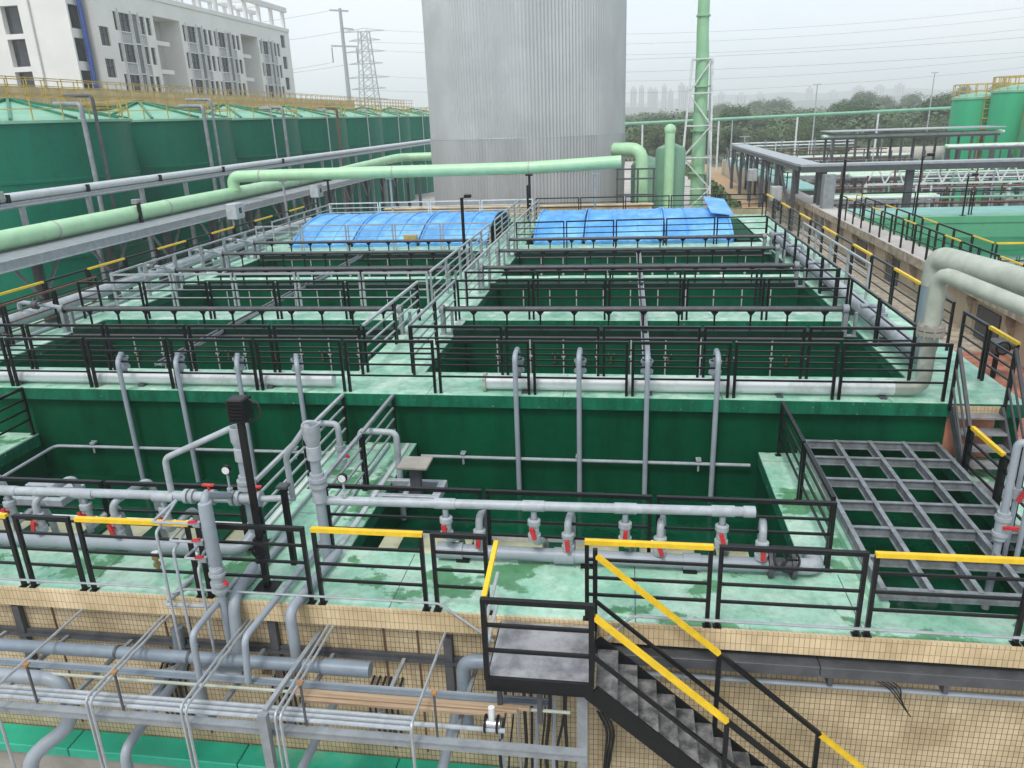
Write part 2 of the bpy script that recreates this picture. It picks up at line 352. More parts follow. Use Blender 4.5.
def railing(label, a, b, z=0.0, h=1.1, panel=1.95, yellow=(), material='black', group='guard railings', mids=(.77, .55, .33), cuts=None, w=.054, gap=.12, topmat=None):
    """one straight run of guard rail made of panels with their own end posts"""
    ax, ay = a; bx, by = b; L = math.hypot(bx-ax, by-ay); dx, dy = (bx-ax)/L, (by-ay)/L
    t = thing('guard_railing', label, 'railing', (ax, ay, z), group)
    pt = lambda s, zz: (ax+dx*s, ay+dy*s, z+zz)
    if cuts is None:
        n = max(1, round(L/panel)); cuts = [L*i/n for i in range(n+1)]
    near = min(ay, by) < 22 and z < 1.15 and material != 'frp' and 'neighbour' not in group
    if len(cuts) > 2 and not near:
        for fr in mids: MB().bar(pt(w/2, h*fr), pt(L-w/2, h*fr), .036, .036).build('mid_rail', topmat or material, t)
    for i in range(len(cuts)-1):
        s0, s1 = cuts[i]+gap/2, cuts[i+1]-gap/2
        if i == 0: s0 = cuts[0]+w/2
        if i == len(cuts)-2: s1 = cuts[-1]-w/2
        for s in (s0, s1):
            pm = MB().bar(pt(s, 0), pt(s, h*.985), w, w, (dx, dy, 0))
            if near and z == 0: c_ = pt(s, 0); pm.box(c_[0]-.055, c_[0]+.055, c_[1]-.05, c_[1]+.05, z+.004, z+.014)
            pm.build('post', material, t)
        if i in yellow: MB().bar(pt(s0-w/2, h), pt(s1+w/2, h), w+.012, w+.008).build('yellow_grip', 'yellow', t)
        else: MB().bar(pt(s0-w/2, h), pt(s1+w/2, h), w+.008, .055).build('top_rail', topmat or material, t)
        if near or len(cuts) == 2:
            for fr in mids: MB().bar(pt(s0, h*fr), pt(s1, h*fr), .034, .034).build('mid_rail', topmat or material, t)
    return t

# ------------------------------------------------------------------ ground, paving, water
GZ = -3.5
def plane(name, x0, x1, y0, y1, z, material, nx=1, ny=1):
    mb = MB(); vs = [(x0+(x1-x0)*i/nx, y0+(y1-y0)*j/ny, z) for j in range(ny+1) for i in range(nx+1)]
    fs = [(j*(nx+1)+i, j*(nx+1)+i+1, (j+1)*(nx+1)+i+1, (j+1)*(nx+1)+i) for j in range(ny) for i in range(nx)]
    return mb.add(vs, fs).build(name, material, None, ((x0+x1)/2, (y0+y1)/2, z))
struct(plane('ground', -4000, 4000, -60, 5200, GZ, 'ground'))
struct(plane('plant_yard', -44, 60, -20, 128, GZ+.004, 'pale_conc'))
struct(plane('earth_strip', -5, 60, 128.5, 150, GZ+.004, 'earth'))
struct(MB().box(-1, 10.7, 58.01, 122, GZ-.2, -.504).build('yard_terrace', 'pale_conc', None, (5, 80, GZ)))
struct(MB().box(-1, 7.3, 43.3, 58.0, GZ-.2, -.504).build('yard_terrace', 'earth', None, (5, 50, GZ)))
struct(plane('grass_strip', 6.7, 8.5, 58.1, 112, -.496, 'grass'))
struct(plane('lane', 8.5, 10.7, 58.1, 118, -.498, 'earth'))
struct(plane('alley_paving', 7.36, 10.78, 9, 23, -.5, 'terra'))
struct(plane('alley_paving', 7.36, 10.78, 23, 58, -.5, 'slab'))

XC = -5.17                                   # middle of the central walkway
WF, WB = -1.02, -0.55                        # water levels of the front and the back basins
struct(plane('water', -13.18, -6.05, 10.1, 14.36, WF, 'water'))
struct(plane('water', -4.3, 2.65, 10.1, 14.36, WF+.002, 'water'))
struct(plane('water', 3.56, 6.1, 9.25, 14.36, WF+.004, 'water'))
for x0, x1 in ((-15.5, -5.95), (-4.4, 5.7)):
    struct(plane('water', x0, x1, 15.7, 20.4, WB, 'water_bk'))
    struct(plane('water', x0, x1, 21.6, 26.2, WB, 'water_bk'))
    struct(plane('water', x0, x1, 26.5, 32.1, WB, 'water_bk'))

# ------------------------------------------------------------------ front basin
ft = thing('concrete_basin', 'front row of green concrete basins with cream tiled outer wall and pale mint deck', 'basin', (-5, 8.65, GZ))
d = MB(); e = MB()
zt, zb = 0.0, -0.28
for x0, x1, y0, y1 in ((-19, 3.58, 8.66, 10.1), (3.58, 6.06, 8.66, 9.3), (6.06, 7.34, 8.66, 10.1), (-14.3, -13.15, 10.1, 14.3), (-6.05, -4.3, 10.1, 14.3), (2.65, 3.58, 10.1, 14.3), (6.06, 7.34, 10.1, 14.3)):
    d.box(x0, x1, y0, y1, -.03, zt)
    e.box(x0+.002, x1-.002, y0+.002, y1-.002, zb, -.0305)
d.build('deck', 'deck_front', ft); e.build('deck_slab', 'green_edge', ft)
d = MB(); d.box(3.36, 3.54, 9.2, 14.2, .004, .14); d.box(5.84, 6.02, 9.2, 14.2, .004, .14) if 0 else None
d.build('grid_kerb', 'deck', ft)
b = MB()
b.box(-19, 7.36, 8.62, 8.657, -.31, .0035)
b.build('tile_band', 'tile_band', ft)
b = MB(); b.box(-19, 7.32, 8.76, 8.95, GZ, -.285)
b.build('tile_wall', 'tile', ft)
b = MB()
for x0, x1, y0, y1 in ((-14.2, -13.17, 10, 14.33), (-6.02, -4.33, 10, 14.33), (2.68, 3.55, 10, 14.33), (6.09, 7.3, 10, 14.33), (-13.1, 3.56, 9.0, 10.07), (3.57, 6.08, 9.0, 9.27), (6.09, 7.2, 9.0, 9.95)):
    b.box(x0, x1, y0, y1, -2.6, zb-.002)
b.build('inner_wall', 'green', ft)
# overflow launders along the front of the two large basins
for x0, x1, lab in ((-12.9, -6.1, 'cream lined overflow channel behind the pipe manifold at left'), (-3.9, 1.95, 'cream lined overflow channel behind the middle pipe manifold')):
    t = thing('overflow_channel', lab, 'channel', (x0, 10.2, -.3))
    m = MB(); m.box(x0, x1, 10.2, 10.72, -.14, -.1); m.build('lining', 'cream', t)
    m = MB(); m.box(x0, x1, 10.72, 10.76, -.5, .02); m.build('weir_plate', 'white', t)
    n = int((x1-x0)/1.0); 
    for k in range(n):
        xx = x0+.35+k*(x1-x0)/n
        m = MB(); m.box(xx, xx+.32, 10.24, 10.68, -.098, -.05); m.build('divider', 'green', t)
for x in (-15.2, -11.6, -7.9, -3.2, .2, 3.1, 6.1):
    MB().box(x-.006, x+.006, 8.67, 9.2 if 3.4 < x < 6.06 else 10.05, .001, .0025).build('expansion_joint', 'steel_dark', ft)
for y in (11.2, 12.6, 13.9):
    MB().box(-5.6, -4.9, y-.005, y+.005, .001, .0025).build('expansion_joint', 'steel_dark', ft); MB().box(2.66, 3.35, y-.005, y+.005, .001, .0025).build('expansion_joint', 'steel_dark', ft)
# deck kerbs, drain strips
for (x, y0, y1) in ((-5.93, 10.2, 14.2), (-4.45, 10.2, 14.2)):
    m = MB(); m.bbox(x-.04, x+.04, y0, y1, .004, .05, .008); m.build('kerb', 'whitepipe', ft)
for x in (-5.63, -4.83):
    m = MB(); m.tube([(x, 9.3, .035), (x, 14.1, .035)], .025, 6); m.build('edge_pipe', 'pvc', ft)

# ------------------------------------------------------------------ back basin
bt = thing('concrete_basin', 'large raised green concrete basin block with mint walkways and open water cells', 'basin', (-5, 14.3, GZ))
ZD = 1.1
d = MB(); e = MB()
def slab(x0, x1, y0, y1): d.box(x0, x1, y0, y1, ZD-.03, ZD); e.box(x0+.003, x1-.003, y0+.003, y1-.003, ZD-.24, ZD-.0305)
slab(-17.6, 7.36, 14.27, 15.75)          # near walkway
slab(-17.6, -15.45, 15.75, 43)           # left
slab(5.72, 7.36, 15.75, 43)              # right
slab(-5.95, -4.4, 15.75, 43)             # centre
for x0, x1 in ((-15.45, -5.95), (-4.4, 5.72)):
    slab(x0, x1, 20.3, 21.65); slab(x0, x1, 26.1, 26.55); slab(x0, x1, 32.0, 33.5); slab(x0, x1, 41.4, 43)
d.build('walkway_deck', 'deck', bt); e.build('walkway_slab', 'green_edge', bt)
for x in (-15, -11.5, -8.2, -4.0, -1.2, 1.9, 5.0): MB().box(x-.006, x+.006, 14.28, 15.7, ZD+.001, ZD+.0025).build('expansion_joint', 'steel_dark', bt)
for y in (17.5, 20.3, 23.4, 26.1, 29, 32): MB().box(-5.9, -4.45, y-.006, y+.006, ZD+.001, ZD+.0025).build('expansion_joint', 'steel_dark', bt)
d = MB(); d.box(-17.62, 7.38, 14.24, 14.268, ZD-.245, ZD+.006)
d.build('deck_edge', 'green_edge', bt)
d = MB()
d.box(-17.5, 7.3, 14.36, 14.6, -2.6, ZD-.243)
d.build('front_wall', 'green', bt)
d = MB()
for x0, x1 in ((-15.45, -5.95), (-4.4, 5.72)):
    for y0, y1 in ((20.36, 21.6), (26.16, 26.5), (32.06, 33.4), (14.62, 15.66)):
        d.box(x0-.02, x1+.02, y0, y1, -1.8, ZD-.243)
d.box(-17.5, -15.5, 14.62, 42.9, GZ, ZD-.243); d.box(-5.9, -4.45, 14.62, 42.9, -1.8, ZD-.244); d.box(5.77, 7.3, 14.62, 42.9, GZ, ZD-.245)
d.build('inner_wall', 'green_lt', bt)
d = MB()
for x0, x1 in ((-15.45, -5.95), (-4.4, 5.72)):
    for y0 in (20.272, 26.072, 31.972): MB().box(x0, x1, y0, y0+.026, ZD-.25, ZD+.004).build('walkway_edge', 'green_edge', bt)
d = MB(); d.box(-17.7, 7.4, 43.02, 43.2, GZ, ZD+.3); d.build('rear_parapet', 'tile', bt)
d = MB(); d.box(6.02, 6.86, 14.33, 14.358, 0.0, ZD-.25); d.build('brick_panel', 'terra', bt)
d = MB(); d.box(6.02, 6.86, 14.2, 14.236, ZD-.24, ZD-.02); d.build('tile_band', 'tile_band', bt)
# flat dark sheet painting the shade of the uncovered pit, far right corner
d = MB(); d.box(4.75, 5.6, 34.0, 41.2, ZD+.002, ZD+.006); d.build('pit_shade_sheet', 'green', bt)

# ------------------------------------------------------------------ guard rails
G1, G2 = 'front deck guard rails', 'raised walkway guard rails'
FM = (.78, .55, .33)
railing('black front rail of the lower deck, left of the stair landing, with yellow sleeves', (-12.3, 8.68), (-1.76, 8.68), 0, 1.19, group=G1, mids=FM,
        cuts=[0, 1.8, 3.5, 4.5, 6.35, 8.05, 9.72, 10.54], yellow=(1, 3, 5), gap=.16)
railing('black front rail of the lower deck, right of the stair landing, with yellow sleeves', (-.47, 8.68), (5.5, 8.68), 0, 1.19, group=G1, mids=FM,
        cuts=[0, 1.66, 3.52, 5.4, 5.97], yellow=(0, 2), gap=.13)
railing('black rail with pale mid bars along the left edge of the lower central walkway', (-5.76, 10.2), (-5.76, 14.2), 0, 1.1, group=G1, topmat='greyrail')
railing('black rail along the right edge of the lower central walkway', (-4.69, 10.2), (-4.69, 14.2), 0, 1.1, group=G1, topmat='steel_grey')
railing('black rail behind the middle pipe manifold in front of the open basin', (-4.6, 10.14), (3.0, 10.14), 0, 1.1, group=G1, panel=2.5)
railing('black rail beside the grey beam grid on the lower right walkway', (3.0, 10.3), (3.0, 14.2), 0, 1.1, group=G1)
railing('black rail behind the left pipe manifold', (-12.9, 9.98), (-5.9, 9.98), 0, 1.1, group=G1, panel=2.3)
railing('short black rail at the far left of the lower deck', (-13.22, 10.1), (-13.22, 14.25), 0, 1.1, group=G1)
railing('long black rail on the near edge of the raised walkway', (-17.4, 14.4), (5.95, 14.4), ZD, 1.1, group=G2)
railing('black rail on the inner edge of the near walkway, left basin', (-16.0, 15.55), (-5.75, 15.55), ZD, 1.1, group=G2)
railing('black rail on the inner edge of the near walkway, right basin', (-4.62, 15.55), (5.72, 15.55), ZD, 1.1, group=G2)
railing('black rail on the near edge of the middle walkway, left basin', (-16.2, 20.42), (-5.75, 20.42), ZD, 1.1, group=G2)
railing('black rail on the near edge of the middle walkway, right basin', (-4.62, 20.42), (5.72, 20.42), ZD, 1.1, group=G2)
railing('grey rail on the far edge of the middle walkway, left basin', (-15.9, 21.6), (-5.75, 21.6), ZD, 1.1, group=G2, material='greyrail')
railing('black rail on the far edge of the middle walkway, right basin', (-4.62, 21.6), (5.72, 21.6), ZD, 1.1, group=G2)
railing('grey rail in front of the left blue covers', (-16.4, 32.5), (-5.75, 32.5), ZD, 1.1, group=G2, material='greyrail')
railing('black rail in front of the right blue covers', (-4.62, 32.4), (5.78, 33.2), ZD, 1.1, group=G2)
railing('pale grey rail behind the left blue covers under the silo', (-16.5, 41.8), (-5.0, 42.0), ZD, 1.1, group=G2, material='whitepipe', panel=2.6)
railing('black rail behind the right blue covers', (-4.9, 42.3), (7.1, 42.3), ZD, 1.1, group=G2, panel=2.4)
railing('black rail with brown top on the left walkway', (-16.2, 15.6), (-16.2, 21.3), ZD, 1.1, group=G2, topmat='rust')
railing('grey rail along the left walkway beside the long grey pipe', (-16.0, 21.7), (-16.0, 32.5), ZD, 1.1, group=G2, material='greyrail')
railing('grey rail along the left walkway beyond the blue covers', (-16.3, 34), (-16.3, 41.6), ZD, 1.1, group=G2, material='greyrail')
railing('outer black rail with yellow sleeves on the left edge of the raised block', (-17.42, 14.6), (-17.42, 42.5), ZD, 1.1, group=G2, panel=2.0, yellow=(0, 2, 4, 6, 8, 10, 12))
for x0, side in ((-5.7, 'left'), (-4.66, 'right')):
    railing('black rail along the %s edge of the raised central walkway, nearest cell' % side, (x0, 15.65), (x0, 20.3), ZD, 1.1, group=G2, topmat='greyrail' if side == 'left' else 'steel_grey')
    railing('grey rail along the %s edge of the raised central walkway, middle cells' % side, (x0, 21.75), (x0, 32.2), ZD, 1.1, group=G2, material='greyrail')
    railing('grey rail along the %s edge of the raised central walkway between blue covers' % side, (x0, 33.4), (x0, 41.7), ZD, 1.1, group=G2, material='greyrail')
railing('black rail on the inner edge of the right walkway, nearest cell', (5.76, 15.7), (5.76, 20.4), ZD, 1.1, group=G2, mids=(.68, .36))
railing('black rail on the inner edge of the right walkway, middle cells', (5.78, 21.7), (5.78, 33.2), ZD, 1.1, group=G2, mids=(.68, .36))
railing('outer black rail with yellow sleeves on the right edge, far of the tall pipe', (7.2, 17.7), (7.2, 42), ZD, 1.1, group=G2, panel=1.95, yellow=(1, 3, 5, 7, 9, 11))
railing('outer black rail with one yellow sleeve near the right stair', (7.1, 14.5), (7.1, 16.9), ZD, 1.1, group=G2, panel=1.2, yellow=(0,))
railing('short grey rail segment beside the silver pipe on the right walkway', (6.75, 22.4), (6.75, 31), ZD, 1.1, group=G2, material='greyrail', mids=(.7, .4))

# ------------------------------------------------------------------ skimmer pipes across the back basin cells
for side, xa, xb in (('left', -15.55, -5.75), ('right', -4.62, 5.35)):
    for k, y in enumerate((18.9, 24.6, 27.9, 30.6)):
        t = thing('skimmer_pipe', 'dark skimmer pipe over a trough, %s across the %s basin counting from the front' % (ORD[k], side), 'pipe', (xa, y, ZD), 'skimmer pipes across the basins')
        z = 1.77
        MB().tube([(xa, y, z), (xb, y, z)], .065, 10).build('pipe', 'steel_dark', t)
        MB().box(xa+.2, xb-.1, y-.13, y+.13, 1.04, 1.24).build('trough', 'trough', t)
        MB().box(xa+.2, xb-.1, y-.17, y-.135, 1.05, 1.085).build('trough_lip', 'brown', t)
        n = 11
        for j in range(n):
            x = xa+.75+j*(xb-xa-1.3)/(n-1)
            h = MB().box(x-.022, x+.022, y-.02, y+.02, 1.245, z-.04)
            h.add([(x-.11, y-.015, z-.05), (x+.11, y-.015, z-.05), (x, y-.015, z-.19), (x-.11, y+.015, z-.05), (x+.11, y+.015, z-.05), (x, y+.015, z-.19)],
                  [(0, 2, 1), (3, 4, 5), (0, 1, 4, 3), (1, 2, 5, 4), (2, 0, 3, 5)])
            h.build('hanger', 'black', t)
        for x, s in ((xa, -1), (xb, 1)):
            e = MB().box(x-.12, x-.02, y-.09, y+.09, ZD, z+.02); e.box(x+.14, x+.2, y-.05, y+.05, ZD, z-.08)
            e.cyl((x-.15, y, z), (x-.02, y, z), .12, 12); e.box(x-.17, x+.22, y-.1, y+.1, ZD, ZD+.02)
            e.build('end_bearing', 'steel_grey', t)

# thin white drop pipes on the inner walls
for side, xa, xb in (('left', -15.1, -6.3), ('right', -4.0, 5.3)):
    for k, (y, wl_) in enumerate(((20.33, 'near'), (26.13, 'middle'), (32.03, 'far'))):
        n = 10
        for j in range(n):
            x = xa+(xb-xa)*(j+.5)/n
            m = MB().tube([(x, y, WB-.25), (x, y, .86)], .02, 6); m.box(x-.05, x+.05, y-.03, y+.03, .05, .09)
            tag(m.build('drop_pipe', 'whitepipe', None, (x, y, WB)), '%s thin white drop pipe from left, %s wall, %s raised basin' % (ORD[j], wl_, side), 'drop pipe', 'white drop pipes on the inner walls')
# small paired valves low on the nearest inner wall
for side, xa, xb in (('left', -15.1, -6.3), ('right', -4.0, 5.3)):
    for j in range(6):
        x = xa+(xb-xa)*(j+.35)/6; y = 20.28
        t = thing('wall_valve', '%s small pale valve from left, low on %s basin inner wall' % (ORD[j], side), 'valve', (x, y, 0), 'small wall valves')
        MB().tube([(x-.09, y, .16), (x, y, .10), (x+.09, y, .16)], .022, 6).build('branch', 'pvc_pale', t)
        MB().cyl((x, y, -.1), (x, y, .14), .03, 8).build('body', 'brass', t)
# cable trays running back through both basins
for x, lab in ((-10.9, 'grey cable tray running back over the left basin'), (.5, 'grey cable tray running back over the right basin')):
    t = thing('cable_tray', lab, 'cable tray', (x, 16, 1.12), 'cable trays over the basins')
    zt_ = 1.16
    MB().box(x-.08, x+.08, 15.8, 32.0, zt_, zt_+.02).build('tray', 'steel_grey', t)
    for s in (-1, 1): MB().box(x+s*.08-.01, x+s*.08+.01, 15.8, 32.0, zt_-.02, zt_+.07).build('side_rail', 'galv', t)
    m = MB().tube([(x-.04, 15.9, zt_+.04), (x-.03, 31.9, zt_+.04)], .02, 6); m.build('cable', 'cable', t)

# ------------------------------------------------------------------ pipes on the raised deck
def saddle(t, x, y, z0, z1, w=.3, along='x', material='steel_dark'):
    m = MB()
    if along == 'x': m.box(x-.06, x+.06, y-w, y+w, z0, z1)
    else: m.box(x-w, x+w, y-.06, y+.06, z0, z1)
    m.build('saddle', material, t)
t = thing('air_pipe', 'long white air pipe lying on the near raised walkway, left of the central walkway', 'pipe', (-11, 14.64, ZD))
MB().tube([(-17.9, 14.64, 1.27), (-6.1, 14.64, 1.27)], .14, 16).build('pipe', 'whitepipe', t)
for x in (-16.5, -13.5, -10.5, -7.5): saddle(t, x, 14.64, ZD, 1.16, .16)
t = thing('air_pipe', 'weathered pale pipe lying on the near walkway and rising into the bend at right', 'pipe', (1, 14.64, ZD))
zt2 = 3.50
MB().tube([(-2.85, 14.64, 1.27), (5.1, 14.64, 1.27)], .145, 16).build('run', 'whitepipe', t)
MB().tube([(5.1, 14.64, 1.27), (5.62, 14.64, 1.27), (5.62, 14.64, zt2), (7.4, 9.86, 2.9)], .14, 16, bend=.32).build('riser', 'frppipe', t)
m = MB(); m.cyl((5.62, 14.64, 2.33), (5.62, 14.64, 2.41), .24, 20); m.cyl((5.62, 14.64, 2.43), (5.62, 14.64, 2.51), .24, 20)
for k in range(8):
    a = k*math.pi/4; m.cyl((5.62+.22*math.cos(a), 14.64+.22*math.sin(a), 2.29), (5.62+.22*math.cos(a), 14.64+.22*math.sin(a), 2.55), .025, 6)
m.build('flange', 'concrete', t)
MB().cyl((-2.86, 14.64, 1.27), (-2.80, 14.64, 1.27), .2, 16).build('end_flange', 'frppipe', t)
for x in (-2, .5, 3, 4.9): saddle(t, x, 14.64, ZD, 1.13, .2)
t = thing('air_main', 'fat pale air main bending down from upper right and running back along the right walkway', 'pipe', (6.2, 16, ZD))
MB().tube([(6.12, 33.5, 1.42), (6.12, 16.4, 1.42)], .19, 16).build('run', 'pvc_pale', t)
MB().tube([(6.12, 16.9, 1.42), (6.12, 16.1, 1.42), (6.12, 16.1, 3.0)], .232, 18, bend=.5).build('riser', 'frpstain', t)
MB().tube([(6.12, 16.1, 2.95), (6.12, 16.1, 3.5), (7.9, 8.9, 3.4)], .24, 20, bend=.55, bseg=8).build('top_bend', 'frppipe', t)
for y in (18.2, 21, 24, 27, 30, 33): saddle(t, 6.12, y, ZD, 1.26, .22, 'y')
for y in (18.9, 24.6, 27.9, 30.6):
    m = MB().tube([(6.12, y, 1.5), (6.12, y, 1.85), (5.6, y, 1.85)], .06, 8, bend=.15); m.cyl((6.12, y, 1.58), (6.12, y, 1.68), .12, 10); m.build('branch', 'pvc', t)
t = thing('air_main', 'long grey main pipe on the left walkway with a branch at each skimmer', 'pipe', (-17, 20, ZD))
MB().tube([(-16.95, 15.2, 1.5), (-16.95, 40, 1.5)], .2, 16).build('run', 'pvc_pale', t)
for y in (17, 20, 23, 26, 29, 32, 35): saddle(t, -16.95, y, ZD, 1.34, .22, 'y')
for y in (18.9, 24.6, 27.9, 30.6):
    m = MB().tube([(-16.95, y, 1.6), (-16.95, y, 1.98), (-15.7, y, 1.82)], .06, 8, bend=.15); m.build('branch', 'pvc', t)
    m = MB(); m.cyl((-16.5, y, 1.9), (-16.36, y, 1.88), .13, 12); m.bar((-16.45, y-.03, 1.95), (-16.45, y+.04, 2.14), .05); m.build('valve', 'steel_dark', t)
t = thing('drain_pipe', 'thin grey pipe on the left walkway deck next to the long grey main', 'pipe', (-16.5, 20, ZD))
MB().tube([(-16.35, 15.3, 1.16), (-16.35, 33, 1.16)], .05, 8).build('pipe', 'pvc', t)

# goosenecks that carry air from the deck pipe down into the front basins
for k, x in enumerate((-10.72, -9.38, -8.0, -6.68)):
    t = thing('gooseneck_pipe', '%s grey gooseneck from left, dropping from the white deck pipe' % ORD[k], 'pipe', (x, 14.64, ZD), 'gooseneck pipes at the near walkway')
    MB().tube([(x-.2, 14.64, 1.36), (x-.2, 14.64, 1.5)], .055, 10).build('stub', 'pvc', t)
    m = MB().cyl((x-.2, 14.64, 1.48), (x-.2, 14.64, 1.74), .10, 12); m.cyl((x-.2, 14.64, 1.48), (x-.2, 14.64, 1.53), .125, 12); m.cyl((x-.2, 14.64, 1.69), (x-.2, 14.64, 1.74), .125, 12); m.build('valve', 'pvc', t)
    MB().tube([(x-.2, 14.64, 1.72), (x-.2, 14.64, 1.84), (x, 14.19, 1.76), (x+.02, 14.19, WF-.3)], .052, 10, bend=.12).build('pipe', 'pvc', t)
for k, x in enumerate((-2.13, -.87, .45, 1.77)):
    t = thing('gooseneck_pipe', '%s grey gooseneck from left, dropping in front of the middle green wall' % ORD[k], 'pipe', (x, 14.64, ZD), 'gooseneck pipes at the near walkway')
    MB().tube([(x, 14.64, 1.4), (x, 14.64, 1.55)], .055, 10).build('stub', 'pvc', t)
    m = MB().cyl((x, 14.64, 1.52), (x, 14.64, 1.78), .10, 12); m.cyl((x, 14.64, 1.52), (x, 14.64, 1.57), .125, 12); m.cyl((x, 14.64, 1.73), (x, 14.64, 1.78), .125, 12); m.build('valve', 'pvc', t)
    MB().tube([(x, 14.64, 1.75), (x, 14.64, 2.02), (x, 14.19, 1.98), (x, 14.19, WF-.3)], .052, 10, bend=.14).build('pipe', 'pvc', t)
# horizontal pipes along the front walls of the deep basins
for x0, x1, lab in ((-12.7, -6.2, 'thin grey pipe running level along the left front basin wall'), (-4.2, 2.5, 'thin grey pipe running level along the middle front basin wall')):
    t = thing('wall_pipe', lab, 'pipe', (x0, 14.24, -.24), 'level wall pipes')
    m = MB().tube([(x0, 14.24, -.26), (x1, 14.24, -.26)], .035, 8)
    if x0 < -10: m = MB().tube([(-12.75, 10.4, -.3), (-12.75, 14.24, -.27), (x1, 14.24, -.25)], .035, 8, bend=.15)
    m.build('pipe', 'pvc_pale', t)
    for j in range(3):
        x = x0+.9+j*2.4
        mm = MB().cyl((x, 14.24, -.42), (x, 14.24, -.12), .022, 6); mm.box(x-.05, x+.05, 14.2, 14.34, -.2, -.16); mm.build('clip', 'pvc_pale', t)

# ------------------------------------------------------------------ blue barrel covers
def cover(label, x0, x1, lift=None):
    t = thing('barrel_cover', label, 'cover', ((x0+x1)/2, 37.4, ZD), 'blue barrel covers')
    ya, yb, rise, ns = 33.45, 41.1, .84, 22
    prof = []
    for i in range(ns+1):
        u = -1+2*i/ns
        prof.append((ya+(yb-ya)*(u+1)/2, ZD+.12+rise*(1-abs(u)**2.2)))
    nx = max(4, int((x1-x0)/.09)); vs = []; fs = []
    for i in range(nx+1):
        x = x0+(x1-x0)*i/nx; dz = .018*math.cos(i*math.pi/2)
        for y, z in prof: vs.append((x, y, z+dz))
    for i in range(nx):
        for j in range(ns): fs.append((i*(ns+1)+j, (i+1)*(ns+1)+j, (i+1)*(ns+1)+j+1, i*(ns+1)+j+1))
    MB().add(vs, fs, True).build('sheet', 'blue', t)
    for x in (x0, x1):
        m = MB().tube([(x, y, z+.03) for y, z in prof], .05, 6); m.build('end_rib', 'blue', t)
    n = max(1, round((x1-x0)/1.1))
    for k in range(1, n):
        x = x0+(x1-x0)*k/n
        MB().tube([(x, y, z+.01) for y, z in prof], .028, 5).build('rib', 'blue', t)
    for y in (ya, yb): MB().box(x0, x1, y-.06, y+.06, ZD+.004, ZD+.12).build('sill', 'blue', t)
for lab, x0, x1 in (('blue corrugated barrel cover at the far left end of the left row', -15.2, -12.4), ('blue barrel cover in the middle of the left row', -12.25, -9.3), ('blue barrel cover of the left row beside the central walkway', -9.15, -6.15),
                    ('narrow blue barrel cover of the right row beside the central walkway', -4.0, -1.9), ('wide blue barrel cover in the middle of the right row', -1.75, 1.6), ('blue barrel cover at the right end of the right row', 1.72, 4.5)):
    cover(lab, x0, x1)
m = MB()
n = 8
for i in range(n+1):
    u = i/n; y = 35.6+3.6*u
    pass
m.add([(3.7, 35.3, 2.16), (4.7, 35.3, 2.02), (4.75, 39.5, 2.28), (3.75, 39.5, 2.42), (3.7, 35.3, 2.12), (4.7, 35.3, 1.98), (4.75, 39.5, 2.24), (3.75, 39.5, 2.38)],
      [(0, 1, 2, 3), (7, 6, 5, 4), (0, 4, 5, 1), (1, 5, 6, 2), (2, 6, 7, 3), (3, 7, 4, 0)])
tag(m.build('loose_panel', 'blue', None, (4.2, 37.4, 2.1)), 'loose tilted blue sheet resting on the rightmost barrel cover', 'panel')
for x, y, lab in ((-9.6, 33.62, 'small yellow lidded box at the foot of the left blue covers'),):
    t = thing('junction_box', lab, 'box', (x, y, ZD))
    MB().bbox(x-.3, x+.3, y-.1, y+.1, ZD+.25, ZD+.5, .01).build('body', 'yrail', t); MB().box(x-.03, x+.03, y-.03, y+.03, ZD, ZD+.25).build('leg', 'steel_grey', t)

# lamp poles on the raised deck
def pole(label, x, y, z0, z1, r=.045, head=True, material='black'):
    t = thing('lamp_pole', label, 'lamp pole', (x, y, z0))
    MB().cyl((x, y, z0), (x, y, z1), r, 10).build('pole', material, t)
    MB().box(x-.12, x+.12, y-.12, y+.12, z0, z0+.03).build('base_plate', material, t)
    if head:
        MB().bar((x, y, z1-.05), (x+.25, y-.1, z1+.08), .03).build('arm', material, t)
        MB().bbox(x+.12, x+.38, y-.2, y, z1, z1+.12, .02).build('lamp_head', material, t)
    return t
pole('slim black lamp pole on the raised central walkway', -5.98, 28.1, ZD, 3.7, .06)
pole('thin black pole behind the gap between the blue covers', -5.2, 41.3, ZD, 3.0, .06, False)
pole('black pole standing at the right alley edge near the steel gantry', 9.34, 36, -.5, 4.2, .06, False)

# near left: flood lamp pole on the lower deck
t = thing('lamp_pole', 'black flood lamp pole at the front of the lower central walkway', 'lamp pole', (-5.2, 8.98, 0))
MB().box(-5.18, -5.10, 8.94, 9.02, 0, 2.62).build('pole', 'black', t)
MB().box(-5.3, -4.98, 8.84, 9.12, .004, .03).build('base_plate', 'black', t)
m = MB().box(-5.21, -5.07, 8.9, 9.06, .45, .85); m.ring((-5.14, 8.9, .66), (0, 1, 0), .1, .02); m.build('cable_box', 'black', t)
hd = MB().bbox(-5.26, -5.02, 8.88, 9.10, 2.64, 2.98, .02)
for k in range(6): hd.box(-5.25+.042*k, -5.24+.042*k, 9.09, 9.15, 2.66, 2.96)
for k in range(6): hd.box(-5.255, -5.025, 8.86, 8.89, 2.67+.05*k, 2.685+.05*k)
hd.build('lamp_head', 'black', t)
m = MB().tube([(-4.98, 9.0, 2.95), (-4.86, 9.0, 2.9), (-4.84, 9.0, 2.74), (-4.95, 9.0, 2.64), (-5.1, 9.0, 2.62)], .014, 6, bend=.05); m.build('cable', 'cable', t)
t = thing('box_post', 'short black square post beside the flood lamp pole', 'post', (-5.0, 9.62, 0))
MB().box(-5.04, -4.96, 9.58, 9.66, 0, 1.32).build('post', 'black', t); MB().box(-5.08, -4.92, 9.54, 9.70, 1.322, 1.36).build('cap', 'steel_dark', t)

